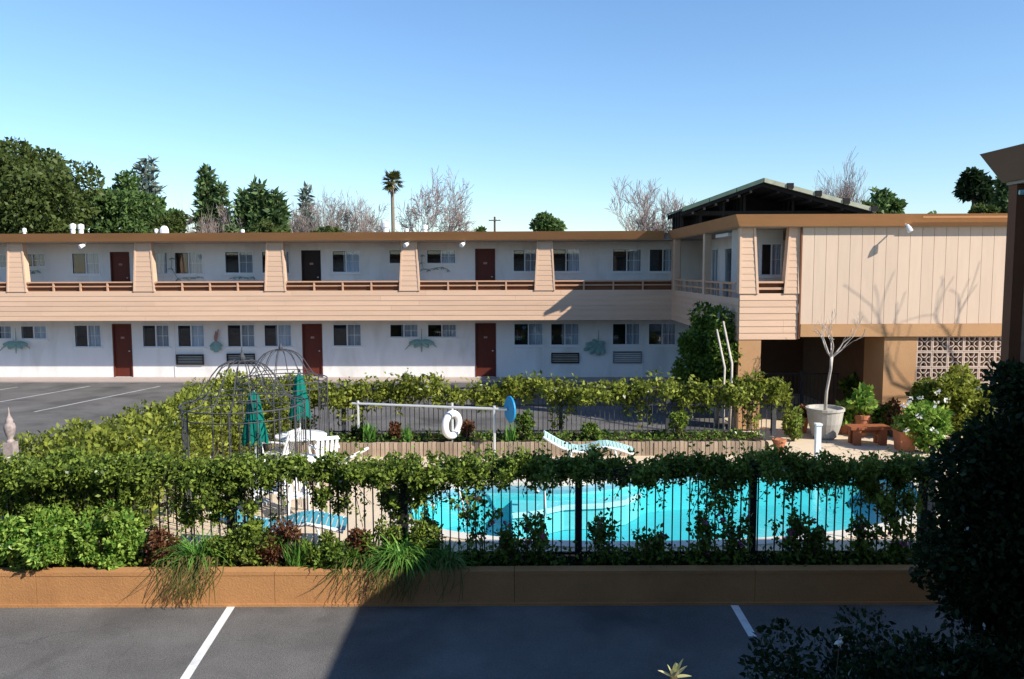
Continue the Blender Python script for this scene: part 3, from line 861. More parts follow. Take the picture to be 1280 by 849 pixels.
# open gabled canopy on the roof of the wing
cn = thing('roof_canopy', 'open gabled canopy with black rafters standing on the wing roof', 'canopy', (9, 27, 5.6))
aL, aM, aR = at_y(852, 263, 27.2), at_y(954, 226, 27.2), at_y(1094, 264, 27.2)
LEN = 2.6
def slope(name, a, c, m, th):
    d = (c - a).normalized(); nrm = Vector((-d.z, 0, d.x)); nrm = nrm if nrm.z > 0 else -nrm
    mb = MB()
    mb.hexa([a, c, c + Vector((0, LEN, 0)), a + Vector((0, LEN, 0))], [a + nrm * th, c + nrm * th, c + nrm * th + Vector((0, LEN, 0)), a + nrm * th + Vector((0, LEN, 0))])
    return mb.build(name, m, cn, I4)
slope('roof_sheet', aL, aM, M_GREENROOF, .05); slope('roof_sheet', aM, aR, M_GREENROOF, .05)
def rakeb(a, c, m, n_):
    for i in range(n_):
        p, q = a.lerp(c, i / n_ + .004), a.lerp(c, (i + 1) / n_ - .004)
        y0, y1 = 27.2 - .10, 27.2 - .02
        mb = MB().hexa([(p.x, y0, p.z - .05), (q.x, y0, q.z - .05), (q.x, y1, q.z - .05), (p.x, y1, p.z - .05)], [(p.x, y0, p.z + .09), (q.x, y0, q.z + .09), (q.x, y1, q.z + .09), (p.x, y1, p.z + .09)])
        mb.build('rake_board', m, cn, I4)
        if m is M_PALEROOF:
            MB().box(q.x - .16, q.x + .05, y0 - .05, y1, q.z - .02, q.z + .16).build('rake_bracket', M_DARKROOF, cn, I4)
rakeb(aL, aM, M_GREENROOF, 3); rakeb(aM, aR, M_PALEROOF, 4)
for i in range(6):
    y = 27.3 + i * (LEN - .3) / 5
    for a, c in ((aL, aM), (aM, aR)):
        mb = MB()
        mb.hexa([(a.x, y, a.z - .18), (c.x, y, c.z - .18), (c.x, y + .06, c.z - .18), (a.x, y + .06, a.z - .18)], [(a.x, y, a.z - .01), (c.x, y, c.z - .01), (c.x, y + .06, c.z - .01), (a.x, y + .06, a.z - .01)])
        mb.build('rafter', M_DARKROOF, cn, I4)
    if i < 2: continue
    MB().box(aL.x + .4, aR.x - .4, y + .065, y + .115, aL.z - .10, aL.z + .05).build('tie_beam', M_DARKROOF, cn, I4)
    for x in (aL.x + .25, aL.x + .9, aL.x + 1.7, aM.x - .3, aM.x + 1.4, aR.x - .5):
        zt = (aL.z + (aM.z - aL.z) * (x - aL.x) / (aM.x - aL.x)) if x < aM.x else (aM.z + (aR.z - aM.z) * (x - aM.x) / (aR.x - aM.x))
        MB().box(x - .045, x + .045, y + .062, y + .12, 5.61, zt - .19).build('post', M_DARKROOF, cn, I4)
for i in range(1, 7):
    for a, c in ((aL, aM), (aM, aR)):
        p = a.lerp(c, i / 7)
        MB().box(p.x - .04, p.x + .04, 27.25, 27.2 + LEN - .05, p.z - .26, p.z - .182).build('purlin', M_DARKROOF, cn, I4)
MB().box(aL.x + .2, aR.x - .2, 27.2 + LEN - .1, 27.2 + LEN - .02, 5.61, aL.z - .02).hexa([(aL.x + .3, 29.70, aL.z - .01), (aR.x - .3, 29.70, aL.z - .01), (aR.x - .3, 29.75, aL.z - .01), (aL.x + .3, 29.75, aL.z - .01)],
    [(aM.x - .05, 29.70, aM.z - .05), (aM.x + .05, 29.70, aM.z - .05), (aM.x + .05, 29.75, aM.z - .05), (aM.x - .05, 29.75, aM.z - .05)]).build('rear_gable', M_DARKROOF, cn, I4)

# ------------------------------------------------------------------ building at the side whose roof shades the front
sb = thing('shaded_motel_block', 'corner of a shaded motel block with shade-darkened leaning fascia and clapboard pier', 'building', (6, 4, 0))
SX, SY = 4.90, 8.10
def S(name, mb, m, parent=sb): return mb.build(name, m, parent, I4)
S('roof', MB().box(SX + .02, 15, -10, SY - .02, 5.142, 5.40), M_GRAVEL)
S('fascia', fascia_run(MB(), [((15, SY), (0, 1)), ((SX, SY), (-1, 1)), ((SX, -10), (-1, 0))], 5.14, 5.44, .15), M_SHADEFASCIA)
S('soffit', MB().box(SX + .03, 15, -10, SY - .03, 5.11, 5.14), M_CEIL)
PXX = at_y(1268, 300, 7.93).x
mb = MB()
for r in range(18):
    z0 = 2.3 + 2.81 * r / 18; z1 = 2.3 + 2.81 * (r + 1) / 18
    S('clapboard', MB().hexa([(PXX + .12, 7.95, z0), (PXX + .9, 7.95, z0), (PXX + .9, 8.05, z0), (PXX + .12, 8.05, z0)], [(PXX + .12, 7.965, z1 + .003), (PXX + .9, 7.965, z1 + .003), (PXX + .9, 8.05, z1 + .003), (PXX + .12, 8.05, z1 + .003)]), M_CLAP)
S('corner_post', MB().box(PXX, PXX + .118, 7.93, 8.06, 0, 5.11), M_BROWN)
S('light_tube', MB().tube([(PXX - .02, 7.86, 5.02), (PXX + 1.2, 7.60, 5.06)], .025, 6), M_STRAP)
S('balcony_slab', MB().box(PXX + .125, 7.0, -9.8, 7.5, 2.3, 2.95), M_CEIL)
for r in range(6):
    z0 = 2.3 + 1.15 * r / 6; z1 = z0 + 1.15 / 6 + .003
    S('clapboard', MB().hexa([(PXX + .09, -9.8, z0), (PXX + .124, -9.8, z0), (PXX + .124, 7.5, z0), (PXX + .09, 7.5, z0)], [(PXX + .11, -9.8, z1), (PXX + .124, -9.8, z1), (PXX + .124, 7.5, z1), (PXX + .11, 7.5, z1)]), M_CLAP)
S('wall', MB().box(7.0, 14.5, -9.8, 7.5, 0, 5.1), M_STUCCO)
S('stucco_pier', MB().box(PXX + .12, PXX + .7, 7.96, 8.05, 0, 2.3), M_TAN)

# unseen balcony block under the viewpoint, added to keep sky light off the foreground
cb = thing('unseen_viewpoint_block', 'unseen white motel block with balcony, added to block sky light on the near side of the yard', 'building', (-5, -4, 0))
def V(name, mb, m): return mb.build(name, m, cb, I4)
V('wall', MB().box(-26, 4.6, -9.0, -1.0, 0, 5.1), M_STUCCO)
V('balcony_slab', MB().box(-26, 4.6, -.998, .34, 2.35, 2.75), M_CEIL)
V('roof', MB().box(-26, 4.65, -9.2, .69, 5.142, 5.40), M_GRAVEL)
V('soffit', MB().box(-26, 4.6, -.99, .68, 5.11, 5.14), M_CEIL)
V('fascia', fascia_run(MB(), [((4.68, .75), (0, 1)), ((-26.1, .75), (-1, 1)), ((-26.1, -9.2), (-1, 0))], 5.14, 5.44, .15), M_SHADEFASCIA)
V('parapet', MB().box(-26, 4.6, .342, .44, 2.30, 3.3), M_CLAP)

# ------------------------------------------------------------------ fences, planter, edging
NY = 10.5
pw = thing('planter_wall', 'low ochre stucco planter wall facing the parking lot', 'wall', (-1, 9.9, 0))
PXA, PXB = -9.0, x_at(1188, 9.95)
jn = [PXA, -6.1, -3.05, .02, 3.1, PXB]
for a_, c_ in zip(jn[:-1], jn[1:]):
    wl_ = MB().box(a_ + .003, c_ - .003, 9.92, 10.08, 0, .405).build('wall', M_PLANTER, pw, I4)
    MB().box(a_ + .004, c_ - .004, 9.914, 10.10, .4055, .453 + random.uniform(-.003, .003)).build('cap', M_PLANTER, wl_, I4)
MB().box(PXA, PXB, 9.93, 10.07, 0, .40).build('core', M_SOIL, pw, I4)
MB().box(PXA, PXB, 9.895, 9.919, 0, .035).build('footing', M_PLANTER, pw, I4)
MB().box(PXB - .16, PXB, 10.10, 10.72, 0, .43).build('end_wall', M_PLANTER, pw, I4)
MB().box(PXA, PXB - .17, 10.62, 10.74, 0, .38).build('rear_wall', M_PLANTER, pw, I4)
tag(MB().box(PXA, PXB - .17, 10.085, 10.615, 0.0, .37).build('soil', M_SOIL), 'dark soil filling the planter along the fence', kind='structure')

def picket_mesh(h, r, m):
    key = ('picket', h, r, m.name)
    if key not in MATS:
        me = MB().box(-r, r, -r, r, 0, h).mesh('picket'); me.materials.append(m); MATS[key] = me
    return MATS[key]
def fence(name, label, p, q, z0, ztop, posts, m, step=.115, mids=(), skip=None, group=None, pr=.008):
    p, q = Vector((*p, 0)), Vector((*q, 0))
    t = thing(name, label, 'fence', (*((p + q) / 2).xy, z0), group=group)
    L = (q - p).length; d = (q - p) / L; s_ = Vector((-d.y, d.x, 0))
    def railbox(z, h, w):
        a, b_ = p, q
        return MB().hexa([a - s_ * w + Vector((0, 0, z)), b_ - s_ * w + Vector((0, 0, z)), b_ + s_ * w + Vector((0, 0, z)), a + s_ * w + Vector((0, 0, z))],
                         [a - s_ * w + Vector((0, 0, z + h)), b_ - s_ * w + Vector((0, 0, z + h)), b_ + s_ * w + Vector((0, 0, z + h)), a + s_ * w + Vector((0, 0, z + h))])
    for z in (z0 + .09, ztop - .03, *mids):
        railbox(z, .035, .016).build('rail', m, t, I4)
    for u in posts:
        c = p + d * u
        MB().box(c.x - .045, c.x + .045, c.y - .045, c.y + .045, z0 - .02, ztop + .06).add([(c.x - .055, c.y - .055, ztop + .06), (c.x + .055, c.y - .055, ztop + .06), (c.x + .055, c.y + .055, ztop + .06), (c.x - .055, c.y + .055, ztop + .06), (c.x, c.y, ztop + .1)],
            [(0, 1, 4), (1, 2, 4), (2, 3, 4), (3, 0, 4), (3, 2, 1, 0)]).build('post', m, t, I4)
    me = picket_mesh(round(ztop - z0 - .05, 3), pr, m)
    k = int(L / step)
    for i in range(k + 1):
        u = (i + .5) * L / (k + 1)
        if any(abs(u - w) < .055 for w in posts): continue
        c = p + d * u
        link(bpy.data.objects.new('picket', me), t, Matrix.Translation((c.x, c.y, z0 + .03)))
    return t
nx0, nx1 = -7.1, x_at(1166, NY)
posts = [x_at(px, NY) - nx0 for px in (58, 280, 502, 724, 946, 1163)]
fence('iron_fence', 'black iron picket fence between the planter and the pool', (nx0, NY), (nx1, NY), .37, 1.62, posts, M_IRON)
FY = 19.1
fx0, fx1 = -6.9, x_at(976, FY)
fposts = [x_at(px, FY) - fx0 for px in (427, 565, 701, 836, 970)]
fence('iron_fence', 'dark iron picket fence behind the brick-edged bed and lounger', (fx0, FY), (fx1, FY), .28, 1.45, fposts, M_IRON2, mids=(1.0,))
fence('iron_fence', 'pale short picket fence running back beside the dark bush', (nx1 + .12, 10.62), (nx1 + .85, 11.8), .05, 1.45, (0.05,), M_PALEFENCE, step=.13, pr=.011)
fence('iron_fence', 'iron picket fence buried in the yellow-green hedge', (-7.0, 10.7), (-7.0, 18.9), .05, 1.5, (2.4, 4.9, 7.4), M_IRON)
fence('iron_railing', 'thin iron railing inside the dark breezeway', (x_at(955, 24), 24.0), (9.9, 24.0), .04, 1.12, (1.2, 2.6), M_IRON2, step=.12)

EY = 18.1
ed = thing('garden_edging', 'row of upright grey-brown bricks edging the flower bed', 'edging', (0, EY, 0))
ex0, ex1 = x_at(330, EY), x_at(966, EY)
eb = MB().hexa([(-.044, -.05, 0), (.044, -.05, 0), (.044, .05, 0), (-.044, .05, 0)], [(-.041, -.044, .33), (.041, -.044, .33), (.041, .044, .33), (-.041, .044, .33)]).mesh('brick'); eb.materials.append(M_BRICK)
k = int((ex1 - ex0) / .098)
for i in range(k):
    link(bpy.data.objects.new('brick', eb), ed, Matrix.Translation((ex0 + i * .098, EY + random.uniform(-.012, .012), random.uniform(-.02, .0) + .012)) @ Matrix.Rotation(random.uniform(-.06, .06), 4, 'Z'))
MB().box(ex0, ex1, EY + .055, EY + .10, 0, .27).build('backing', M_SOIL, ed, I4)
tag(MB().box(ex0, ex1, EY + .101, FY + .25, 0.0, .29).build('soil', M_SOIL), 'dark soil of the bed behind the brick edging', kind='structure')

# ------------------------------------------------------------------ vines and hedge
def noise1(x, s): return .5 * math.sin(x * 1.7 + s) + .3 * math.sin(x * 4.1 + 2.3 * s) + .2 * math.sin(x * 9.3 + .7 * s)
def vine(name, label, x0, x1, Y, zc, amp, thick, n, size, m, strands, rng, depth=.22, stemm=None, per=80, drape=None):
    t = thing(name, label, 'vine', ((x0 + x1) / 2, Y, max(0, zc - 1.2)))
    cx = x0 + (x1 - x0) * (np.arange(n) + rng.random(n)) / n
    wv = np.array([noise1(x * 1.3, 1.0) for x in cx])
    cz = zc + amp * wv + rng.normal(size=n) * thick * .55
    cy = Y + rng.normal(size=n) * depth
    cr_ = thick * (.55 + 1.0 * rng.random(n))
    C = np.stack([cx, cy, cz], 1)
    if drape:
        dc, dr = [], []
        for (xa, xb, za, zb, num) in drape:
            for q in range(num):
                dc.append((xa + (xb - xa) * rng.random(), Y + rng.normal() * depth, za + (zb - za) * rng.random())); dr.append(thick * (.45 + .9 * rng.random()))
        C = np.concatenate([C, np.array(dc)]); cr_ = np.concatenate([cr_, np.array(dr)])
    pa_, _d = shell_clumps(C, cr_, per, rng, 1.0, .25)
    spr = C[rng.integers(0, n, n)] + np.stack([rng.normal(size=n) * .05, rng.normal(size=n) * .05, thick * (.8 + 1.3 * rng.random(n))], 1)
    pts = [pa_, np.repeat(spr, 4, axis=0) + rng.normal(size=(4 * n, 3)) * .04]
    stems = MB()
    for (sx, ln, num) in strands:
        for q in range(num):
            xx, yy = sx + rng.normal() * .12, Y + rng.normal() * .10
            L = ln * (.45 + .6 * rng.random())
            kk = int(45 * L) + 6
            tt = rng.random(kk) ** 1.3
            sway = rng.normal() * .12
            c = np.stack([xx + sway * tt + rng.normal(size=kk) * .045, yy + rng.normal(size=kk) * .045, zc - tt * L], 1)
            pts.append(c)
            stems.tube([(xx, yy, zc), (xx + sway * .5, yy, zc - L * .5), (xx + sway, yy, zc - L)], .005, 3, False)
    pa = np.concatenate(pts)
    bias = np.zeros_like(pa); bias[:, 2] = -.25; bias[:, 1] = -.25
    ob('foliage', leaf_mesh('foliage', pa, size, rng, bias, .35), m, t)
    xs_ = np.linspace(x0, x1, 60)
    for s_ in range(3):
        stems.tube([(x, Y + .06 * math.sin(x * 3 + s_), zc - .05 + .07 * math.sin(x * 2.3 + 2 * s_)) for x in xs_], .012, 4, False)
    stems.build('stems', stemm or M_BARK, t)
    return t
def npx(px): return x_at(px, NY)
st = [(npx(p), l, k + k // 3) for p, l, k in [(30, 1.0, 12), (70, 1.0, 12), (110, 1.1, 12), (150, 1.1, 12), (185, .7, 7), (215, .35, 4), (240, .95, 9), (270, .8, 7), (300, .95, 9), (335, .55, 6), (400, .5, 6), (425, .95, 8), (478, .45, 6), (500, .8, 8), (520, .95, 8),
                                   (548, .8, 5), (590, .25, 3), (655, .3, 4), (700, .4, 4), (740, .35, 4), (812, .6, 4), (880, .55, 5), (905, .85, 8), (925, .6, 5), (990, .55, 5), (1012, .45, 4), (1040, .4, 4), (1088, .65, 6), (1105, .6, 5), (1135, .7, 7), (1155, .8, 7)]]
vine('climbing_vine', 'leafy climbing vine draped along the top of the fence before the pool', nx0, nx1 + .1, NY, 1.63, .07, .112, 320, .060, L_VINE, st, RNG, .16, per=125,
     drape=[(nx0, npx(175), .5, 1.6, 95), (npx(215), npx(250), .75, 1.55, 12), (npx(255), npx(330), 1.05, 1.55, 16), (npx(290), npx(325), .6, 1.2, 10), (npx(385), npx(440), .9, 1.5, 8),
            (npx(475), npx(545), .6, 1.55, 22), (npx(890), npx(925), 1.0, 1.5, 8), (npx(990), npx(1012), 1.2, 1.5, 3), (npx(1090), npx(1165), 1.05, 1.5, 13)])
fst = [(x_at(p, FY), l, 5) for p, l in [(430, .8), (445, .9), (460, .5), (500, .55), (515, .5), (640, .3), (700, .9), (712, .7), (790, .8), (800, .9), (812, .7), (850, .9), (870, .8), (930, .9), (945, 1.0), (975, 1.0)]]
vine('climbing_vine', 'yellow-green vine along the fence behind the lounger and lifebuoy', x_at(385, FY), x_at(984, FY), FY, 1.36, .08, .17, 150, .095, L_HEDGE, fst, RNG, .20, per=110)

def blob_shrub(name, label, cat, c, r, n_clump, per, size, m, rng, bias_w=.5, stem=True, aspect=.55, fill_=.5, group=None, cr=.32):
    """shrub of leaf clumps: c base centre, r (rx, ry, rz)"""
    t = thing(name, label, cat, c, group=group)
    cc = crown_centres((c[0], c[1], c[2] + r[2]), r[0] * .78, r[1] * .78, r[2] * .80, n_clump, rng, fill_)
    rad = np.full(n_clump, cr * min(r)) * (.7 + .6 * rng.random(n_clump))
    Pp, D = shell_clumps(cc, rad, per, rng, .9)
    k = Pp[:, 2] > c[2] + .02
    ob('foliage', leaf_mesh('foliage', Pp[k], size, rng, D[k], bias_w, aspect), m, t)
    if stem:
        mb = MB()
        for q in cc[:: max(1, n_clump // 14)]:
            mid = (np.asarray(c) * .5 + q * .5) + rng.normal(size=3) * .04
            mb.tube([c, tuple(mid), tuple(q)], [.025, .016, .008], 4, False)
        mb.build('stems', M_BARK, t)
    return t
# hedge along the far side of the pool enclosure: long leafy mass with an uneven top
ht = thing('hedge', 'broad yellow-green hedge between the pool and the sunny parking lot', 'hedge', (-7, 14.7, 0))
cc, rad = [], []
for i in range(210):
    y = 10.6 + 8.6 * RNG.random()
    f_ = (y - 10.6) / 8.6
    wd = .95 + .35 * math.sin(y * 1.1)
    x = -6.75 + (RNG.random() * 2 - 1) * wd + .35 * f_
    e = 1 - ((x + 6.75 - .35 * f_) / (wd + .05)) ** 2
    top = 1.05 + .52 * max(0, e) ** .5 + .12 * noise1(y * 1.2, 2.0)
    z = top * (1 - .75 * RNG.random() ** 2.2)
    cc.append((x, y, max(.2, z))); rad.append(.20 + .18 * RNG.random())
Pp, D = shell_clumps(np.array(cc), np.array(rad), 165, RNG, .9, .4)
D[:, 2] += .35
k = Pp[:, 2] > .03
ob('foliage', leaf_mesh('foliage', Pp[k], .085, RNG, D[k], .45), L_HEDGE, ht)
mb = MB()
for c in cc[::6]: mb.tube([(c[0] * .3 - 4.7, c[1], 0.0), (c[0] * .7 - 2.0, c[1] + .1, c[2] * .5), c], [.03, .02, .01], 4, False)
mb.build('stems', M_BARK, ht)
# second hedge stretch joining the far fence
ht = thing('hedge', 'vine-clad hedge behind the green parasols and wire gazebos', 'hedge', (-5.5, 19, 0))
cc, rad = [], []
for i in range(80):
    x = -7.0 + 2.3 * RNG.random(); z = 1.50 * (1 - .9 * RNG.random() ** 1.7) + .1 * noise1(x * 2, 1)
    cc.append((x, 19.1 + RNG.normal() * .22, max(.3, z))); rad.append(.15 + .14 * RNG.random())
Pp, D = shell_clumps(np.array(cc), np.array(rad), 110, RNG, .9, .4)
ob('foliage', leaf_mesh('foliage', Pp, .095, RNG, D, .45), L_HEDGE, ht)
mb = MB()
for c in cc[::5]: mb.tube([(c[0], 19.1, 0.0), (c[0] + .05, 19.12, c[2] * .5), c], [.03, .02, .01], 4, False)
mb.build('stems', M_BARK, ht)

# vine-covered column at the corner of the wing
vc = thing('vine_column', 'tall dark vine mass with pale trunks climbing the wing corner', 'vine', (5.6, 20.6, 0))
cc = crown_centres((5.42, 22.4, 1.70), .62, .7, 1.36, 100, RNG, .3)
cc = np.concatenate([cc, crown_centres((5.66, 21.5, 1.9), .30, .45, 1.25, 40, RNG, .2)])
rad = np.full(len(cc), .32) * (.7 + .6 * RNG.random(len(cc)))
Pp, D = shell_clumps(cc, rad, 230, RNG)
ob('foliage', leaf_mesh('foliage', Pp, .105, RNG, D, .4), L_VINEG, vc)
mb = MB()
mb.tube([at_y(905, 545, 20.2), at_y(904, 500, 20.2), at_y(906, 460, 20.3), at_y(896, 412, 20.9)], [.035, .03, .028, .025], 7)
mb.tube([at_y(911, 545, 20.2), at_y(914, 490, 20.2), at_y(915, 455, 20.3), at_y(904, 402, 20.9)], [.038, .034, .03, .025], 7)
mb.tube([(5.6, 21.6, 0), (5.55, 21.6, 1.2), (5.6, 21.6, 3.2)], [.08, .06, .03], 7)
mb.build('trunks', M_PALEBARK, vc, None, True)

# ------------------------------------------------------------------ planter plants
SZ = .37
def clump_strap(name, label, x, y, z, n, L, spread, m, rng, droop=1.0, w=.012, group=None, trail=None):
    t = thing(name, label, 'grass clump', (x, y, z), group=group)
    mb = MB()
    for i in range(n):
        a = rng.random() * 2 * math.pi
        lean = spread * (.25 + .9 * rng.random())
        d = Vector((math.cos(a) * lean, math.sin(a) * lean * .75, 1)).normalized()
        ll = L * (.6 + .6 * rng.random())
        p = Vector((x + rng.normal() * .06, y + rng.normal() * .05, z))
        side = Vector((-math.sin(a), math.cos(a), 0)) * w * (.7 + .6 * rng.random())
        pts = [p]
        for k_ in range(5):
            d = (d + Vector((0, 0, -1)) * droop * .22 * (k_ + 1) * .55).normalized()
            p = p + d * ll / 5
            if p.z < .05: p.z = .05
            pts.append(p.copy())
        base = len(mb.v)
        for k_, q in enumerate(pts):
            s_ = side * (1 - (k_ / 5) ** 2 * .9)
            mb.v += [tuple(q - s_), tuple(q + s_)]
        for k_ in range(5):
            mb.f.append((base + 2 * k_, base + 2 * k_ + 1, base + 2 * k_ + 3, base + 2 * k_ + 2))
    mb.build('blades', m, t)
    if trail:
        nb_, reach = trail
        mb = MB()
        for i in range(nb_):
            xx = x + rng.normal() * reach
            p0 = Vector((xx, 10.0 + .05 * rng.random(), z + .18 + .1 * rng.random()))
            p1 = Vector((xx + rng.normal() * .05, 9.87, .44 + .05 * rng.random()))
            p2 = Vector((xx + rng.normal() * .12 - .05, 9.80 - .06 * rng.random(), .06 + .24 * rng.random()))
            pm = (p1 + p2) / 2 + Vector((.02, -.03, .0))
            base = len(mb.v)
            for k_, q in enumerate((p0, p1, pm, p2)):
                ww_ = .008 * (1 - k_ * .2)
                mb.v += [(q.x - ww_, q.y, q.z), (q.x + ww_, q.y, q.z)]
            for k_ in range(3): mb.f.append((base + 2 * k_, base + 2 * k_ + 1, base + 2 * k_ + 3, base + 2 * k_ + 2))
        mb.build('trailing_blades', L_DRY, t)
    return t
def gx(px): return x_at(px, 10.25)
clump_strap('strap_leaf_clump', 'bright strap-leaved clump spilling thin blades over the sunlit planter wall', gx(238), 10.2, SZ, 230, .62, .75, L_STRAP, RNG, trail=(75, .17))
clump_strap('strap_leaf_clump', 'small upright tuft of green blades in the sunny planter', gx(365), 10.18, SZ, 70, .42, .35, L_STRAP, RNG, .6)
clump_strap('strap_leaf_clump', 'green blade tuft beside the big trailing clump in the planter', gx(445), 10.2, SZ, 110, .45, .8, L_STRAP, RNG, 1.0, trail=(16, .22))
clump_strap('strap_leaf_clump', 'large grassy clump drooping over the planter wall at the shadow edge', gx(500), 10.15, SZ, 380, .66, .9, L_STRAP, RNG, 1.1, trail=(60, .20))
clump_strap('strap_leaf_clump', 'shaded grassy tuft just inside the shadow on the planter', gx(555), 10.15, SZ, 150, .48, .8, L_STRAP, RNG, 1.1, trail=(14, .14))
blob_shrub('shrub', 'bright light-green bush at the sunny end of the planter', 'bush', (gx(36), 10.15, SZ), (.66, .42, .44), 60, 170, .062, L_BRIGHT, RNG)
blob_shrub('shrub', 'loose mid-green bush beside the bright bush in the planter', 'bush', (gx(122), 10.25, SZ), (.58, .32, .44), 44, 150, .058, L_BRIGHT, RNG)
blob_shrub('shrub', 'small pale green plant at the foot of the loose bush', 'bush', (gx(128), 10.13, SZ), (.22, .14, .14), 14, 60, .05, L_BRIGHT, RNG)
blob_shrub('shrub', 'reddish-leaved shrub next to the strap-leaved clump', 'bush', (gx(190), 10.25, SZ), (.30, .24, .26), 22, 70, .05, L_RED, RNG)
blob_shrub('shrub', 'mixed red and green shrub between the strap clump and upright tuft', 'bush', (gx(305), 10.25, SZ), (.46, .26, .28), 30, 75, .05, L_VINE, RNG)
blob_shrub('shrub', 'rusty shrub behind the upright blade tuft', 'bush', (gx(350), 10.32, SZ), (.34, .2, .34), 20, 60, .05, L_RED, RNG)
blob_shrub('shrub', 'dark spreading ground plant below the sunny fence post', 'bush', (gx(415), 10.2, SZ), (.42, .26, .20), 26, 75, .055, L_VINEG, RNG)
blob_shrub('shrub', 'flower-dotted leafy shrub behind the large grassy clump', 'bush', (gx(470), 10.33, SZ), (.48, .2, .32), 26, 70, .05, L_VINE, RNG)
for px, m, r_, lab in [(262, L_VINE, (.26, .2, .24), 'brown-green shrub just past the big strap-leaved clump'), (330, L_RED, (.22, .16, .2), 'small rust-leaved shrub in front of the mixed shrub'), (390, L_VINE, (.30, .2, .26), 'brown-green shrub past the upright tuft'),
                       (440, L_RED, (.2, .14, .3), 'thin rusty shrub between the dark ground plant and grassy clump'), (530, L_VINE, (.30, .2, .34), 'brown-green shrub at the shadow edge behind the grassy clump')]:
    blob_shrub('shrub', lab, 'bush', (gx(px), 10.28, SZ), r_, 22, 65, .045, m, RNG)
for px, lab in [(395, 'dark arching strap-leaved tuft between upright tuft and rusty shrub'), (425, 'second dark arching tuft beside the rusty shrub')]:
    clump_strap('strap_leaf_clump', lab, gx(px), 10.16, SZ, 70, .34, 1.1, L_VINEG, RNG, 1.2, .016)
def rose(label, px, h, w, rng, flowers=8):
    x, y = gx(px), 10.3
    t = thing('rose_bush', label, 'rose bush', (x, y, SZ))
    mb, tips = MB(), []
    for i in range(6):
        branches(mb, (x + rng.normal() * .03, y, SZ), (rng.normal() * w, rng.normal() * .15, 1), h * .5, .009, 2, rng, .55, .25, 2, .7, 4, .003, tips)
    mb.build('stems', M_BARK, t)
    pts = np.array([tuple(q) for q in tips])
    Pp, D = shell_clumps(pts, np.full(len(pts), .075), 11, rng)
    low_ = np.stack([x + rng.normal(size=420) * w * .9, y + rng.normal(size=420) * .09, SZ + np.abs(rng.normal(size=420)) * .13], 1)
    ob('foliage', leaf_mesh('foliage', np.concatenate([Pp, low_]), .062, rng, None, 0, .7), L_VINEG, t)
    fl_ = pts[rng.integers(0, len(pts), flowers)] + rng.normal(size=(flowers, 3)) * .04
    fp, fd = shell_clumps(fl_, np.full(flowers, .025), 8, rng)
    ob('blooms', leaf_mesh('blooms', fp, .035, rng, fd, .6, .9), L_PINK, t)
for px, h, w, lab in [(592, .82, .16, 'lone rose bush standing against the aqua water by the shadow edge'), (635, .45, .20, 'low rose bush beside the lone rose bush'), (672, .62, .22, 'rose bush two plants past the lone one, before the fence post'),
                      (760, .58, .22, 'rose bush with lilac blooms just past the middle fence post'), (815, .40, .24, 'low rose bush before the widest clear stretch of pool'), (880, .62, .24, 'tall-stemmed rose bush below a hanging vine strand'),
                      (915, .58, .2, 'rose bush crowding the post under the thickest vine strand'), (1000, .60, .22, 'rose bush halfway between the last two fence posts'), (1030, .46, .2, 'dense low rose bush past the halfway bush'),
                      (1090, .52, .22, 'rose bush under the drooping vine near the fence corner'), (1140, .55, .16, 'rose bush at the corner of the planter by the pale fence')]:
    rose(lab, px, h, w, RNG)
gp = np.stack([gx(560) + (PXB - .3 - gx(560)) * RNG.random(5200), 10.12 + .45 * RNG.random(5200), SZ + np.abs(RNG.normal(size=5200)) * .05], 1)
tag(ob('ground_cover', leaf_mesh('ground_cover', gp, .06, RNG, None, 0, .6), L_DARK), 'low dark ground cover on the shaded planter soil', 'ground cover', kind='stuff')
gp = np.stack([-7.4 + (gx(560) + 7.4) * RNG.random(4200), 10.12 + .45 * RNG.random(4200), SZ + np.abs(RNG.normal(size=4200)) * .06], 1)
tag(ob('ground_cover', leaf_mesh('ground_cover', gp, .055, RNG, None, 0, .6), L_VINE), 'mixed low ground cover on the sunny planter soil', 'ground cover', kind='stuff')
gp = np.stack([ex0 + (ex1 - ex0) * RNG.random(3600), EY + .15 + .9 * RNG.random(3600), .29 + np.abs(RNG.normal(size=3600)) * .06], 1)
tag(ob('ground_cover', leaf_mesh('ground_cover', gp, .08, RNG, None, 0, .6), L_VINEG), 'green ground cover in the brick-edged bed', 'ground cover', kind='stuff')
# plants in the far bed
for px, m, r_, lab in [(447, L_DARK, (.22, .18, .20), 'small dark mound plant in the brick-edged bed nearest the gazebos'), (491, L_RED, (.2, .15, .22), 'dark red mound plant in the brick-edged bed'),
                       (582, L_RED, (.2, .16, .28), 'reddish plant beside the lifebuoy'), (655, L_VINEG, (.26, .2, .36), 'dark green bush under the blue reel wheel'), (740, L_VINEG, (.4, .18, .22), 'green plant in the bed behind the lounger seat'), (850, L_VINE, (.25, .18, .4), 'loose olive plant by the far fence post')]:
    blob_shrub('bed_plant', lab, 'plant', (x_at(px, 18.55), 18.55, .29), r_, 18, 45, .07, m, RNG)
clump_strap('strap_leaf_clump', 'pale green lily tuft in the brick-edged bed between two dark mounds', x_at(461, 18.4), 18.4, .29, 60, .45, .4, L_STRAP, RNG, .5, .02)
clump_strap('strap_leaf_clump', 'thin yellow-green tuft between the red mound and the lifebuoy', x_at(507, 18.4), 18.4, .29, 30, .4, .3, L_STRAP, RNG, .5, .015)
clump_strap('strap_leaf_clump', 'thin green tuft below the reel post', x_at(638, 18.4), 18.4, .29, 24, .45, .25, L_STRAP, RNG, .4, .015)

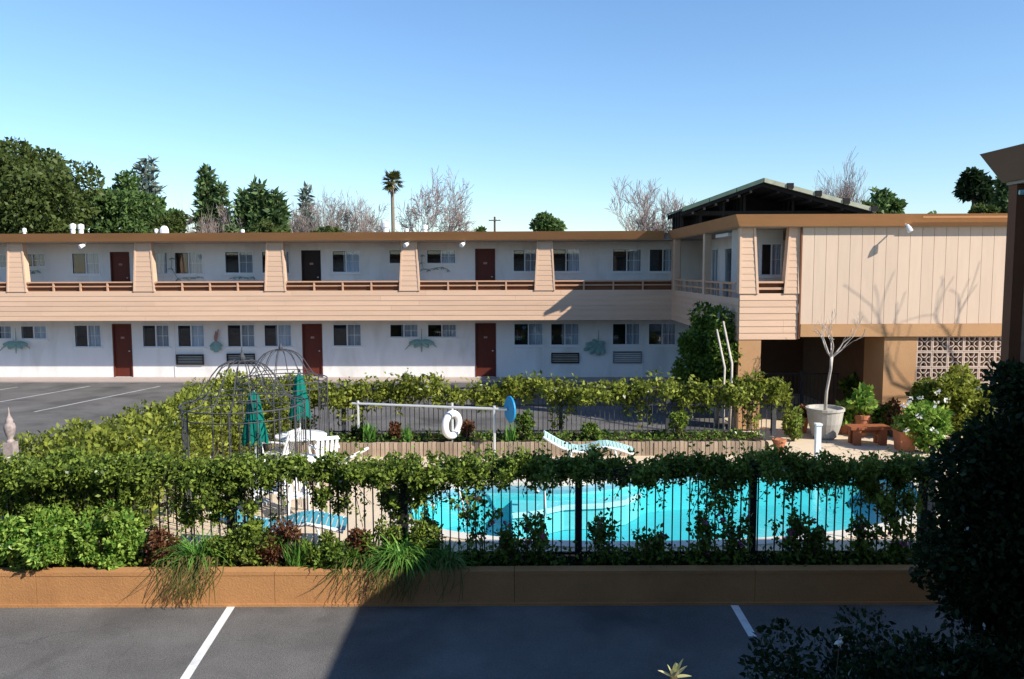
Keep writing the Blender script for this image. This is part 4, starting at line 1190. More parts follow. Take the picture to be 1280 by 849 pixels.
# ------------------------------------------------------------------ pool-side furniture
def gazebo(label, x, y, rad, zb, zt, group):
    t = thing('wire_gazebo', label, 'gazebo', (x, y, 0), group=group)
    prof = [(1.0, 0), (.82, .05), (.70, .18), (.60, .42), (.50, .66), (.38, .86), (.24, .97), (.14, 1.0)]
    nr = 16
    for i in range(nr):
        a = 2 * math.pi * i / nr + .1
        MB().tube([(x + rad * f_ * math.cos(a), y + rad * f_ * math.sin(a), zb + (zt - zb) * h) for f_, h in prof], .0085, 5).build('dome_rib', M_IRON2, t)
    for f_, h, r_ in ((1.0, 0, .013), (.68, .2, .008), (.14, 1.0, .012), (1.0, -.22, .010)):
        MB().ring((x, y, zb + (zt - zb) * h), rad * f_, r_, 'Z', 32, 5).build('hoop', M_IRON2, t)
    for i in range(8):
        a = 2 * math.pi * i / 8 + .1
        px_, py_ = x + rad * math.cos(a), y + rad * math.sin(a)
        MB().tube([(px_, py_, 0.01), (px_, py_, zb)], .013, 6).build('post', M_IRON2, t)
        if i % 2 == 0:
            a2 = 2 * math.pi * (i + 1) / 8 + .1
            for s_ in range(1, 5):
                f_ = s_ / 5
                qx, qy = px_ + (x + rad * math.cos(a2) - px_) * f_, py_ + (y + rad * math.sin(a2) - py_) * f_
                MB().tube([(qx, qy, .15), (qx, qy, zb - .16)], .006, 4).build('panel_bar', M_IRON2, t)
    MB().lathe([(.02, 0), (.05, .04), (.05, .08), (.015, .16), (.004, .24)], 8, (x, y, zt - .02)).build('finial', M_IRON2, t)
gazebo('wire dome gazebo rising over the hedge and vine', x_at(301, 13.2), 13.2, 1.0, 2.08, 2.80, 'wire gazebos')
gazebo('smaller-looking wire dome gazebo around the parasol table by the far fence', x_at(350, 17.3), 17.3, .97, 1.92, 2.56, 'wire gazebos')
def parasol(label, x, y, z0, z1, r):
    t = thing('parasol', label, 'parasol', (x, y, .0))
    MB().tube([(x, y, .0), (x, y, z1 + .05)], .02, 8).build('pole', M_STEEL, t)
    MB().lathe([(.24, 0), (.24, .05), (.06, .09), (.04, .25)], 16, (x, y, .012)).build('base', M_CONC, t)
    mb = MB(); n_ = 32; hs = [0, .06, .25, .55, .8, .93, 1.0]; rs = [1.0, 1.02, .95, .72, .55, .42, .08]
    base = len(mb.v)
    for h, rr in zip(hs, rs):
        for k_ in range(n_):
            a = 2 * math.pi * k_ / n_
            q = r * rr * (1 + .28 * math.cos(8 * a + h * 2) * (1 - h * .6))
            zz = z0 + (z1 - z0) * h - (.05 * math.cos(8 * a) if h == 0 else 0)
            mb.v.append((x + q * math.cos(a), y + q * math.sin(a), zz))
    for i in range(len(hs) - 1):
        for k_ in range(n_):
            k2 = (k_ + 1) % n_
            mb.f.append((base + i * n_ + k_, base + i * n_ + k2, base + (i + 1) * n_ + k2, base + (i + 1) * n_ + k_))
    mb.build('canopy', M_GREENCLOTH, t, None, True)
    MB().ring((x, y, z0 + (z1 - z0) * .45), r * .86, .015, 'Z', 20, 5).build('tie_strap', M_GREENCLOTH, t)
    MB().lathe([(.03, 0), (.035, .04), (.01, .08)], 8, (x, y, z1 + .02)).build('finial', M_IRON, t)
parasol('closed green parasol standing near the hedge in front of the nearer wire dome', x_at(314, 14.4), 14.4, 1.16, 2.10, .19)
parasol('closed green parasol over the white table at the far fence', x_at(372, 17.2), 17.2, 1.10, 2.06, .19)
def table(label, x, y, r, h, group=None):
    t = thing('patio_table', label, 'table', (x, y, .012), group=group)
    MB().lathe([(r * .96, -.03), (r, -.02), (r, .0), (r * .97, .012)], 28, (x, y, h)).build('table_top', M_PLASTIC, t)
    for i in range(4):
        a = math.pi / 4 + i * math.pi / 2
        MB().tube([(x + r * .55 * math.cos(a), y + r * .55 * math.sin(a), h - .03), (x + r * .72 * math.cos(a), y + r * .72 * math.sin(a), .012)], [.03, .022], 8).build('leg', M_PLASTIC, t)
table('round white plastic table around the far parasol', x_at(372, 17.2), 17.2, .56, .70)
def chair(label, x, y, rz, group=None):
    M = Matrix.Translation((x, y, .012)) @ Matrix.Rotation(rz, 4, 'Z')
    t = thing('patio_chair', label, 'chair', (x, y, .012), rz, group)
    def c_(nm, mb, m=M_PLASTIC): mb.build(nm, m, t, M)
    c_('seat', MB().hexa([(-.24, -.22, .38), (.24, -.22, .38), (.22, .22, .36), (-.22, .22, .36)], [(-.24, -.24, .41), (.24, -.24, .41), (.22, .22, .39), (-.22, .22, .39)]))
    for k_ in range(5):
        u = -.19 + k_ * .095
        c_('back_slat', MB().hexa([(u - .03, .20, .40), (u + .03, .20, .40), (u + .03, .225, .40), (u - .03, .225, .40)], [(u - .03, .36, .84), (u + .03, .36, .84), (u + .03, .385, .84), (u - .03, .385, .84)]))
    c_('top_rail', MB().hexa([(-.25, .345, .83), (.25, .345, .83), (.25, .395, .83), (-.25, .395, .83)], [(-.21, .365, .90), (.21, .365, .90), (.21, .405, .90), (-.21, .405, .90)]))
    for s_ in (-1, 1):
        c_('leg', MB().tube([(s_ * .22, -.21, .39), (s_ * .26, -.25, 0)], [.025, .018], 6)); c_('leg', MB().tube([(s_ * .21, .20, .38), (s_ * .24, .30, 0)], [.025, .018], 6))
        c_('armrest', MB().tube([(s_ * .25, -.24, .40), (s_ * .27, -.25, .62), (s_ * .27, 0, .65), (s_ * .24, .28, .64)], .024, 6))
chair('white plastic chair seen between vine strands before the sunny deck', x_at(368, 13.6), 13.6, .5)
chair('white plastic chair drawn up to the white table facing the pool', x_at(402, 16.4), 16.4, math.pi + .4)
chair('white plastic chair behind the vine near the nearer parasol', x_at(325, 13.9), 13.9, -1.2)
chair('white plastic chair on the hedge side of the far white table', x_at(345, 16.9), 16.9, -1.9)
def lounger(label, x, y, rz, strap, group, head=1):
    M = Matrix.Translation((x, y, .012)) @ Matrix.Rotation(rz, 4, 'Z')
    t = thing('sun_lounger', label, 'sun lounger', (x, y, .012), rz, group)
    prof = [(-.98, .68), (-.80, .57), (-.60, .46), (-.42, .39), (-.20, .35), (0, .38), (.22, .45), (.42, .47), (.65, .42), (.95, .33)]
    for s_ in (-1, 1):
        MB().tube([(u, s_ * .31, z) for u, z in prof], .03, 6).build('side_rail', M_PLASTIC, t, M, True)
        MB().tube([(-.36, s_ * .30, .37), (-.46, s_ * .30, 0)], .025, 6).build('leg', M_PLASTIC, t, M)
        MB().tube([(.55, s_ * .30, .44), (.66, s_ * .30, 0)], .025, 6).build('leg', M_PLASTIC, t, M)
    MB().tube([(-.46, -.30, .05), (-.46, .30, .05)], .018, 6).build('crossbar', M_PLASTIC, t, M)
    MB().tube([(.66, -.30, .05), (.66, .30, .05)], .018, 6).build('crossbar', M_PLASTIC, t, M)
    L = 26
    pr = np.array(prof)
    us = np.linspace(-.95, .92, L)
    zs = np.interp(us, pr[:, 0], pr[:, 1])
    for i in range(L):
        u, z = us[i], zs[i]
        z2 = float(np.interp(u + .06, pr[:, 0], pr[:, 1]))
        MB().hexa([(u, -.30, z + .02), (u + .058, -.30, z2 + .02), (u + .058, .30, z2 + .02), (u, .30, z + .02)], [(u, -.30, z + .032), (u + .058, -.30, z2 + .032), (u + .058, .30, z2 + .032), (u, .30, z + .032)]).build('strap', strap, t, M)
lounger('pale aqua strap lounger with raised head beside the brick edging', x_at(736, 17.2), 17.2, -.06, M_STRAP, 'pool loungers')
lounger('teal blue strap lounger glimpsed behind the sunny planter shrubs', x_at(345, 12.0), 12.0, .12, M_STRAPB, 'pool loungers')
lounger('white-rimmed lounger beside the round white table', x_at(392, 15.9), 15.9, math.pi - .25, M_PLASTIC, 'pool loungers')

# life ring on the far fence and cover reel
lb = thing('lifebuoy', 'white ring lifebuoy hung on the far fence', 'lifebuoy', (x_at(565, 18.3), 18.3, .55))
c = at_y(565, 531, 18.3)
Ml = Matrix.Translation(c) @ Matrix.Rotation(R(58), 4, 'Z')
MB().ring((0, 0, 0), .26, .085, 'Y', 28, 10).build('ring', M_PLASTIC, lb, Matrix.Translation(c) @ Matrix.Rotation(R(56), 4, 'Z'), True)
MB().tube([(c.x, c.y, c.z + .34), (c.x, c.y + .02, c.z + .48)], .012, 5).build('hanging_cord', M_STEEL, lb)
MB().tube([(c.x, c.y + .1, .012), (c.x, c.y + .1, c.z + .5)], .03, 6).build('stand', M_STEEL, lb)
rl_ = thing('pool_cover_reel', 'pool cover reel with long pale tube and bright blue hand wheel', 'cover reel', (x_at(600, 18.3), 18.3, 0))
ra, rb = at_y(440, 508, 18.6), at_y(634, 508, 17.75)
ra.z = rb.z = (ra.z + rb.z) / 2
MB().tube([ra, rb], .03, 10).build('tube', M_STEEL, rl_)
for f_ in (.04, .92):
    q = ra.lerp(rb, f_)
    mb = MB().tube([(q.x, q.y, q.z + .07), (q.x, q.y, .012)], .03, 6)
    mb.tube([(q.x - .02, q.y - .35, .03), (q.x + .02, q.y + .35, .03)], .03, 6)
    mb.build('stand', M_STEEL, rl_)
dr = (rb - ra).normalized()
Mw = Matrix.Translation(rb + dr * .02) @ dr.to_track_quat('Z', 'Y').to_matrix().to_4x4() 
MB().lathe([(.10, -.03), (.27, -.03), (.30, -.01), (.30, .02), (.27, .04), (.08, .045)], 28).build('wheel', M_BLUE, rl_, Matrix.Translation(rb + dr * .06) @ Matrix.Rotation(R(22), 4, 'Z') @ Matrix.Rotation(R(90), 4, 'Y'))
# rails at the pool steps
for px, py, lab, rz in [(676, 622, 'pale metal handrail curving into the pool at the entry step', 0.2), (560, 640, 'pale metal handrail at the narrow end of the pool', 1.1)]:
    q = at_z(px, py, 0)
    t = thing('pool_handrail', lab, 'handrail', (q.x, q.y, .03))
    c_, s_ = math.cos(rz), math.sin(rz)
    pth = [(-.35, .04), (-.35, .55), (-.28, .74), (-.12, .80), (.05, .74), (.2, .45), (.32, .05), (.38, -.25)]
    MB().tube([(q.x + u * s_, q.y + .3 - (u + .35) * c_, z) for u, z in pth], .022, 8).build('rail', M_STEEL, t, None, True)
    MB().lathe([(.06, 0), (.06, .02), (.03, .03)], 10, (q.x - .35 * s_, q.y + .3, .03)).build('foot_plate', M_STEEL, t)

# ------------------------------------------------------------------ patio by the wing
wp = thing('white_post', 'short white post standing on the patio before the concrete pot', 'post', (x_at(1027, 17.3), 17.3, .012))
MB().box(x_at(1027, 17.3) - .055, x_at(1027, 17.3) + .055, 17.25, 17.36, .012, .86).build('shaft', M_WHITE, wp)
MB().box(x_at(1027, 17.3) - .07, x_at(1027, 17.3) + .07, 17.23, 17.38, .86, .90).build('cap', M_WHITE, wp)
tp = thing('potted_tree', 'bare pale-barked little tree in a wide concrete pot', 'tree', (x_at(1036, 19.9), 19.9, .016))
x = x_at(1035, 19.9)
MB().lathe([(.24, 0), (.30, .06), (.40, .40), (.44, .70), (.47, .72), (.47, .78), (.42, .78), (.40, .70), (.01, .70)], 24, (x, 19.9, .016)).build('pot', M_CONC, tp)
mb = MB()
zt = at_y(1042, 446, 19.9).z
x2 = x_at(1041, 19.9)
mb.tube([(x, 19.9, .7), (x + .02, 19.9, 1.2), (x2 - .02, 19.88, zt - .3), (x2, 19.9, zt)], [.045, .036, .034, .042], 8)
rg = np.random.default_rng(5)
for a in range(6):
    t_ = a * math.pi / 3 + .3
    branches(mb, (x2, 19.9, zt - .02), (math.cos(t_) * .8, math.sin(t_) * .55, .75), .46, .026, 3, rg, .5, .12, 2, .7, 5, .006)
mb.build('trunk', M_PALEBARK, tp, None, True)
bn = thing('bench', 'small red-stained wooden bench with four stout legs', 'bench', (x_at(1089, 19.2), 19.2, .016))
a, c = x_at(1064, 19.2), x_at(1115, 19.2)
MB().box(a, c, 18.98, 19.19, .40, .47).build('seat_plank', M_REDWOOD, bn); MB().box(a + .01, c - .01, 19.20, 19.41, .40, .468).build('seat_plank', M_REDWOOD, bn)
for xx in (a + .10, c - .26):
    for yy in (19.0, 19.26):
        MB().box(xx, xx + .16, yy, yy + .13, .016, .398).build('leg', M_REDWOOD, bn)
MB().box(a + .26, c - .26, 19.16, 19.23, .30, .38).build('apron', M_REDWOOD, bn)
def pot(label, px, Y, r, h, square=False, plant=None, seedn=0):
    x = x_at(px, Y)
    t = thing('plant_pot', label, 'pot', (x, Y, .016))
    if square:
        MB().hexa([(x - r * .8, Y - r * .8, .016), (x + r * .8, Y - r * .8, .016), (x + r * .8, Y + r * .8, .016), (x - r * .8, Y + r * .8, .016)], [(x - r, Y - r, h), (x + r, Y - r, h), (x + r, Y + r, h), (x - r, Y + r, h)]).build('vessel', M_TERRA, t)
        bars_ = MB().box(x - r - .02, x + r + .02, Y - r - .02, Y + r + .02, h, h + .04); bars_.build('rim', M_TERRA, t)
    else:
        MB().lathe([(r * .65, 0), (r * .95, h * .82), (r * 1.08, h * .82), (r * 1.08, h), (r * .9, h), (.01, h * .95)], 18, (x, Y, .016)).build('vessel', M_TERRA, t)
    if plant:
        m, size, pr = plant
        cc = crown_centres((x, Y, h + pr[2] * .8), pr[0], pr[1], pr[2], 14, RNG, .3)
        Pp, D = shell_clumps(cc, np.full(14, .4 * min(pr)), 38, RNG)
        ob('plant', leaf_mesh('plant', Pp, size, RNG, D, .5, .6), m, t)
pot('small pinkish terracotta pot at the far fence end', 978, 18.3, .15, .32)
pot('square terracotta planter between the bench and the dark bush', 1137, 18.5, .20, .46, True, (L_BRIGHT, .09, (.25, .25, .2)))
pot('terracotta pot behind the concrete pot in the shade', 1006, 20.6, .18, .42, False, (L_RED, .08, (.22, .2, .2)))
pot('terracotta pot with bright broad leaves behind the bench', 1082, 20.1, .18, .55, False, (L_BRIGHT, .17, (.38, .25, .42)))
pot('terracotta pot with green leaves between concrete pot and bench', 1062, 20.4, .18, .35, False, (L_BRIGHT, .15, (.3, .25, .26)))
blob_shrub('shrub', 'brown twiggy shrub before the tan stucco pier', 'bush', (x_at(1120, 20.0), 20.0, .016), (.45, .35, .55), 26, 40, .07, L_RED, RNG)
blob_shrub('shrub', 'big yellow-green shrub before the breeze block screen', 'bush', (x_at(1200, 19.6), 19.6, .016), (1.05, .7, 1.0), 60, 130, .12, L_HEDGE, RNG)
blob_shrub('shrub', 'olive shrub beside the tan stucco pier and breeze blocks', 'bush', (x_at(1160, 19.7), 19.7, .016), (.55, .5, .75), 36, 110, .11, L_VINE, RNG)
fs = blob_shrub('flowering_shrub', 'green shrub with white flowers beside the square planter', 'bush', (x_at(1163, 18.3), 18.3, .016), (.55, .45, .62), 40, 100, .12, L_BRIGHT, RNG)
fp, fd = shell_clumps(np.array([at_y(px, py, 17.85) for px, py in [(1138, 499), (1151, 497), (1172, 491), (1170, 505), (1168, 538), (1132, 537), (1148, 520), (1183, 500), (1131, 506)]]), np.full(9, .04), 10, RNG)
ob('blooms', leaf_mesh('blooms', fp, .06, RNG, fd, .6, .9), L_WHITE, fs)
blob_shrub('shrub', 'low leafy plant between the bench and the flowering shrub', 'bush', (x_at(1112, 20.2), 20.2, .016), (.35, .3, .4), 20, 70, .12, L_VINEG, RNG)
blob_shrub('shrub', 'rust-tinted plant at the end of the far fence', 'bush', (x_at(995, 19.6), 19.6, .016), (.3, .3, .5), 20, 50, .08, L_VINE, RNG)
blob_shrub('shrub', 'shade plant inside the breezeway behind the railing', 'bush', (x_at(1072, 22.8), 22.8, .016), (.35, .3, .75), 18, 50, .16, L_VINEG, RNG)

# ------------------------------------------------------------------ shaded planting close by
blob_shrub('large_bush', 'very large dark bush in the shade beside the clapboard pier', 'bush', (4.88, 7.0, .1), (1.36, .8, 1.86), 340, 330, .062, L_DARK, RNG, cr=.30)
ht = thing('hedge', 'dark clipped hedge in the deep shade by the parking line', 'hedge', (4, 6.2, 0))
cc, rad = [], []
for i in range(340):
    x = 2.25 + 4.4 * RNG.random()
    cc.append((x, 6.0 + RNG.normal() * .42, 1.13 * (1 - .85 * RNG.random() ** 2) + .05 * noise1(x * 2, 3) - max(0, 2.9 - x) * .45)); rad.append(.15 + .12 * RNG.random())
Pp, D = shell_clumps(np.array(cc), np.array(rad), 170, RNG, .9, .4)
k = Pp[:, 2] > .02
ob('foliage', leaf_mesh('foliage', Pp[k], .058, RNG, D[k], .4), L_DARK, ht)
mb = MB()
for c in cc[::6]: mb.tube([(c[0], 6.0, 0), (c[0] + .03, 6.0, c[2] * .5), c], [.025, .018, .01], 4, False)
mb.build('stems', M_BARK, ht)
fb = at_y(1050, 799, 5.7)
fl = thing('white_blossom', 'single white blossom on the dark shaded hedge', 'flower', tuple(fb))
fp, fd = shell_clumps(np.array([tuple(fb)]), np.array([.02]), 12, RNG)
ob('petals', leaf_mesh('petals', fp, .035, RNG, fd, .7, .8), L_WHITE, fl)
MB().tube([(fb.x, fb.y + .05, fb.z - .35), fb], .004, 4).build('stalk', M_BARK, fl)
# tall plant with pale bracts catching the sun
bp_ = at_y(842, 838, 3.3)
tp = thing('tall_flowering_plant', 'tall plant with sunlit cream and yellow-green bracts at its tip', 'plant', (bp_.x, bp_.y, 0))
MB().tube([(bp_.x + .1, bp_.y + .05, 0), (bp_.x + .05, bp_.y + .02, 1.4), (bp_.x, bp_.y, bp_.z - .03)], [.05, .035, .018], 8).build('stem', M_BARK, tp)
mb = MB()
def blade(mb, p, d, L, w, droop=.15):
    p, d = Vector(p), Vector(d).normalized()
    s_ = d.cross(Vector((0, 0, 1))); s_ = s_.normalized() * w if s_.length > .05 else Vector((w, 0, 0))
    base = len(mb.v)
    for k_ in range(6):
        f_ = k_ / 5
        q = p + d * L * f_ + Vector((0, 0, -droop * L * f_ * f_))
        ww_ = max(.08, math.sin(math.pi * min(.98, f_ * .85 + .12)))
        cup = Vector((0, 0, .3 * w * ww_))
        mb.v += [tuple(q - s_ * ww_ + cup), tuple(q), tuple(q + s_ * ww_ + cup)]
    for k_ in range(5):
        b0 = base + 3 * k_
        mb.f += [(b0, b0 + 1, b0 + 4, b0 + 3), (b0 + 1, b0 + 2, b0 + 5, b0 + 4)]
for i, (dx, dy, dz, L, w) in enumerate([(-.4, .1, 1, .07, .012), (.15, .1, 1, .075, .013), (.9, .1, .9, .085, .012), (.55, .3, 1, .10, .008), (-.8, .0, .5, .08, .014), (.1, -.4, .6, .07, .016), (1.2, 0, .25, .08, .014), (-.2, -.3, .9, .06, .012), (.3, .5, .7, .07, .012)]):
    blade(mb, (bp_.x, bp_.y, bp_.z - .035), (dx, dy, dz), L, w, .1)
mb.build('bracts', L_CREAM, tp)
mb = MB()
for i in range(11):
    a = i * 2.4
    blade(mb, (bp_.x, bp_.y, bp_.z - .16 - .03 * i), (math.cos(a), math.sin(a), .35), .26, .04, .5)
mb.build('leaves', L_VINEG, tp)

# ornamental finial post beyond the hedge
q = at_y(13, 551, 11.6)
fn = thing('finial_post', 'weathered pinkish stone post with turned urn finial by the hedge', 'post', (q.x, q.y, 0))
MB().box(q.x - .07, q.x + .07, q.y - .07, q.y + .07, 0, q.z - .02).build('shaft', M_FINIAL, fn)
sc_ = 42 / 1000 * 11.9
MB().lathe([(.12 * r_ * sc_, z * sc_) for r_, z in [(1.1, -.05), (.8, .02), (.55, .06), (1.0, .18), (1.25, .30), (1.35, .40), (1.15, .50), (.75, .55), (.9, .60), (.6, .68), (.3, .76), (.16, .9), (.03, 1.0)]], 14, (q.x, q.y, q.z)).build('finial', M_FINIAL, fn, None, True)

# ------------------------------------------------------------------ plant-shaped ornaments on the motel wall
def ornament(label, px, py, arms, hang, px2=None, rust=False):
    v = -.09
    u, z = on_main(px, py, v)
    p0 = MAIN_M @ Vector((u, v, z))
    t = thing('wall_ornament', label, 'wall ornament', tuple(p0), R(-1.5))
    def O(nm, mb, m): return mb.build(nm, m, t, MAIN_M)
    if hang: O('rod', MB().tube([(u, v, z + .05), (u + .01, v, z + hang)], [.022, .008], 6), M_ORN)
    for (dx, dz, L, w, droop) in arms:
        mb = MB()
        d = Vector((dx, -.12, dz)).normalized(); s_ = Vector((-d.z, 0, d.x)).normalized()
        base = len(mb.v)
        for k_ in range(6):
            f_ = k_ / 5
            q_ = Vector((u, v, z)) + d * L * f_ + Vector((0, .02 * f_, -droop * L * f_ * f_))
            ww_ = w * .75 * (.35 + .65 * math.sin(math.pi * (f_ * .8 + .15)))
            mb.v += [tuple(q_ - s_ * ww_), tuple(q_ + Vector((0, -.03, 0))), tuple(q_ + s_ * ww_)]
        for k_ in range(5):
            b0 = base + 3 * k_
            mb.f += [(b0, b0 + 1, b0 + 4, b0 + 3), (b0 + 1, b0 + 2, b0 + 5, b0 + 4)]
        O('leaf', mb, M_ORNR if rust and dz > .6 else M_ORN)
wide = [(1, .1, .5, .12, .2), (-1, .1, .5, .12, .2), (1, .25, .62, .09, .6), (-1, .25, .66, .09, .7), (.5, -.3, .35, .14, .1), (-.5, -.3, .35, .14, .1), (0, -1, .42, .05, 0), (.9, -.1, .45, .12, .1), (-.9, -.1, .45, .12, .1)]
ornament('verdigris hanging-plant wall ornament below the two small windows by the middle door', 527, 427, wide, .5)
ornament('verdigris hanging-plant wall ornament below the small windows at the parking end', 20, 429, wide, .6)
ornament('verdigris diamond-leaf wall ornament with rust-pink tip between two air conditioners', 270, 428, [(0, -1, .40, .22, 0), (.5, -.8, .36, .16, 0), (-.5, -.8, .36, .16, 0), (-.7, -.5, .30, .1, 0), (.7, -.4, .30, .1, 0), (.05, 1, .45, .08, 0), (.25, 1, .55, .05, 0), (-.12, 1, .3, .07, 0)], .2, rust=True)
ornament('verdigris fan-leaf wall ornament in the shade between two windows', 748, 430, [(-1, -.4, .62, .14, 0), (-.9, .0, .5, .14, 0), (-.6, -.7, .5, .2, 0), (0, -1, .45, .2, 0), (.5, -.8, .45, .16, 0), (.4, .1, .25, .14, 0), (-.4, .3, .3, .12, 0)], .55)
def vine_orn(label, pts, v=-.09):
    P2 = [on_main(px, py, v) for px, py in pts]
    p0 = MAIN_M @ Vector((P2[0][0], v, P2[0][1]))
    t = thing('wall_ornament', label, 'wall ornament', tuple(p0), R(-1.5))
    MB().tube([(u, v, z) for u, z in P2], .014, 5).build('branch', M_ORN, t, MAIN_M)
    for i, (u, z) in enumerate(P2):
        for s_ in (-1, 1):
            L = .12 + .08 * random.random(); a = random.uniform(.2, 1.2) * s_
            e = (u + L * math.sin(a), z - L * math.cos(a) * .8)
            w = .04
            mb = MB().add([(u, v, z), ((u + e[0]) / 2 - w, v - .03, (z + e[1]) / 2), (e[0], v, e[1]), ((u + e[0]) / 2 + w, v + .02, (z + e[1]) / 2)], [(0, 1, 2), (0, 2, 3)])
            mb.build('leaf', M_ORN, t, MAIN_M)
vine_orn('slender branch ornament under the small upper window beside the pier', [(528, 318), (527, 328), (529, 336), (536, 337), (545, 335), (553, 334), (560, 337)])
vine_orn('slender branch ornament under the upper window nearest the pier edge', [(215, 322), (214, 335), (222, 348), (232, 347), (242, 347), (250, 346)])
vine_orn('slender branch ornament under the wide upper window before the next pier', [(291, 347), (300, 346), (308, 347), (317, 346)])
vine_orn('short branch ornament under the small upper window next to the first pier', [(34, 338), (41, 339), (48, 338)])

# ------------------------------------------------------------------ trees beyond the roof
def base_xy(px, Y): return x_at(px, Y), Y
def leaf_tree(name, label, px, ytop, Y, halfw_px, crown_px, m, size, nclump, per, rng, squash=1.0, lean=0, group='trees beyond the motel roof'):
    x = x_at(px, Y); top = at_y(px, ytop, Y).z
    rx = halfw_px / F * Y; rz = crown_px / F * Y / 2
    t = thing(name, label, 'tree', (x, Y, 0), group=group)
    cz = top - rz
    cc = crown_centres((x, Y, cz), rx * .85, rx * .8, rz * .88, nclump, rng, .45)
    rad = np.full(nclump, .30 * min(rx, rz)) * (.65 + .7 * rng.random(nclump))
    Pp, D = shell_clumps(cc, rad, per, rng, .85, .5)
    D[:, 2] += .2
    ob('crown', leaf_mesh('crown', Pp, size, rng, D, .35, .6), m, t)
    mb = MB().tube([(x, Y, 0), (x + .1, Y, cz * .5), (x, Y, cz)], [.35, .28, .16], 8)
    for q in cc[:: max(1, nclump // 10)]:
        mb.tube([(x, Y, cz - rz * .7), tuple((np.array([x, Y, cz - rz * .3]) + q) / 2), tuple(q)], [.14, .09, .04], 5, False)
    mb.build('trunk', M_BARK, t)
def conifer(name, label, px, ytop, Y, halfw_px, crown_px, m, rng, tiers=26, per=150, size=.5, group='trees beyond the motel roof'):
    x = x_at(px, Y); top = at_y(px, ytop, Y).z
    rx = halfw_px / F * Y; hz = crown_px / F * Y
    t = thing(name, label, 'tree', (x, Y, 0), group=group)
    MB().tube([(x, Y, 0), (x, Y, top - hz * .5), (x, Y, top - .1)], [.3, .2, .04], 7).build('trunk', M_BARK, t)
    pts, ds = [], []
    bm_ = MB()
    for i in range(tiers):
        f_ = (i + rng.random()) / tiers
        r_ = rx * (.08 + .92 * f_ ** .8) * (.65 + .6 * rng.random())
        a = rng.random() * 2 * math.pi
        for b_ in range(3):
            aa = a + b_ * 2.1 + rng.normal() * .2
            rr = r_ * (.7 + .5 * rng.random())
            z = top - hz * f_
            e = np.array([x + rr * math.cos(aa), Y + rr * math.sin(aa), z + rr * .18])
            bm_.tube([(x, Y, z), tuple(e)], [.05, .02], 4, False)
            kk = max(6, int(per * rr / rx / 3))
            tt = rng.random(kk) ** .7
            c = np.array([x, Y, z]) + (e - np.array([x, Y, z])) * tt[:, None] + rng.normal(size=(kk, 3)) * np.array([1, 1, .55]) * rx * .11
            pts.append(c); d = np.tile((e - np.array([x, Y, z])) / max(rr, .01), (kk, 1)); d[:, 2] += .3; ds.append(d)
    bm_.build('limbs', M_BARK, t)
    ob('crown', leaf_mesh('crown', np.concatenate(pts), size, rng, np.concatenate(ds), .5, .35), m, t)
def bare_tree(name, label, px, ytop, Y, halfw_px, rng, m, depth=5, kids=3, r0=.18, spread=.42, up=.16, z0=None, group='bare trees beyond the motel roof', minr=.014):
    x = x_at(px, Y); top = at_y(px, ytop, Y).z
    t = thing(name, label, 'tree', (x, Y, 0), group=group)
    zf = top * (.30 if z0 is None else z0)
    tr_ = MB().tube([(x, Y, 0), (x + .1, Y, zf * .5), (x, Y, zf)], [r0 * 1.3, r0 * 1.1, r0], 7)
    tr_.build('trunk', m, t)
    mb = MB()
    L = (top - zf) * .36
    for k_ in range(5):
        a = k_ * 1.257 + rng.random()
        branches(mb, (x, Y, zf - .05), (math.cos(a) * .42, math.sin(a) * .42, 1), L, r0 * .7, depth, rng, spread, up, kids, .74, 4, minr)
    # fit to the wanted height and width
    V = np.array(mb.v)
    s_z = (top - zf) / max(.1, np.percentile(V[:, 2], 99.6) - zf)
    s_x = (halfw_px / F * Y) / max(.1, np.percentile(np.abs(V[:, 0] - x), 95))
    V[:, 2] = zf + (V[:, 2] - zf) * s_z
    V[:, 0] = x + (V[:, 0] - x) * s_x
    V[:, 1] = Y + (V[:, 1] - Y) * s_x
    mb.v = [tuple(q) for q in V]
    mb.build('crown', m, t)
rg = np.random.default_rng(21)
leaf_tree('evergreen_tree', 'huge olive-green evergreen tree behind the parking end of the motel', 42, 178, 46, 92, 150, L_OAK, .25, 95, 480, rg)
leaf_tree('evergreen_tree', 'dark green rounded tree next to the huge olive tree', 160, 220, 52, 46, 100, L_TREE, .25, 52, 380, rg)
leaf_tree('evergreen_tree', 'small mid-green tree tucked between the rounded tree and twiggy bushes', 203, 235, 54, 26, 80, L_TREE, .25, 30, 300, rg)
conifer('conifer', 'pale grey-green conifer rising behind the dark rounded tree', 190, 202, 75, 26, 110, L_BLUEPINE, rg, 24, 150, .7)
conifer('conifer', 'tall narrow dark conifer with a shorter one beside it', 264, 211, 66, 17, 95, L_PINE, rg, 26, 170, .55)
conifer('conifer', 'shorter dark conifer beside the tall narrow one', 282, 230, 66, 12, 75, L_PINE, rg, 20, 130, .5)
for px, yt, w, lab in [(312, 240, 22, 'spiky green pine standing by the dark conifers'), (328, 231, 24, 'tallest of the spiky green pines'), (349, 240, 17, 'slim spiky green pine beside the bare twigs')]:
    conifer('pine_tree', lab, px, yt, 60, w, 80, L_PINE, rg, 22, 170, .55)
conifer('conifer', 'faint thin grey conifer among bare twigs', 386, 235, 92, 12, 75, L_BLUEPINE, rg, 20, 60, .7)
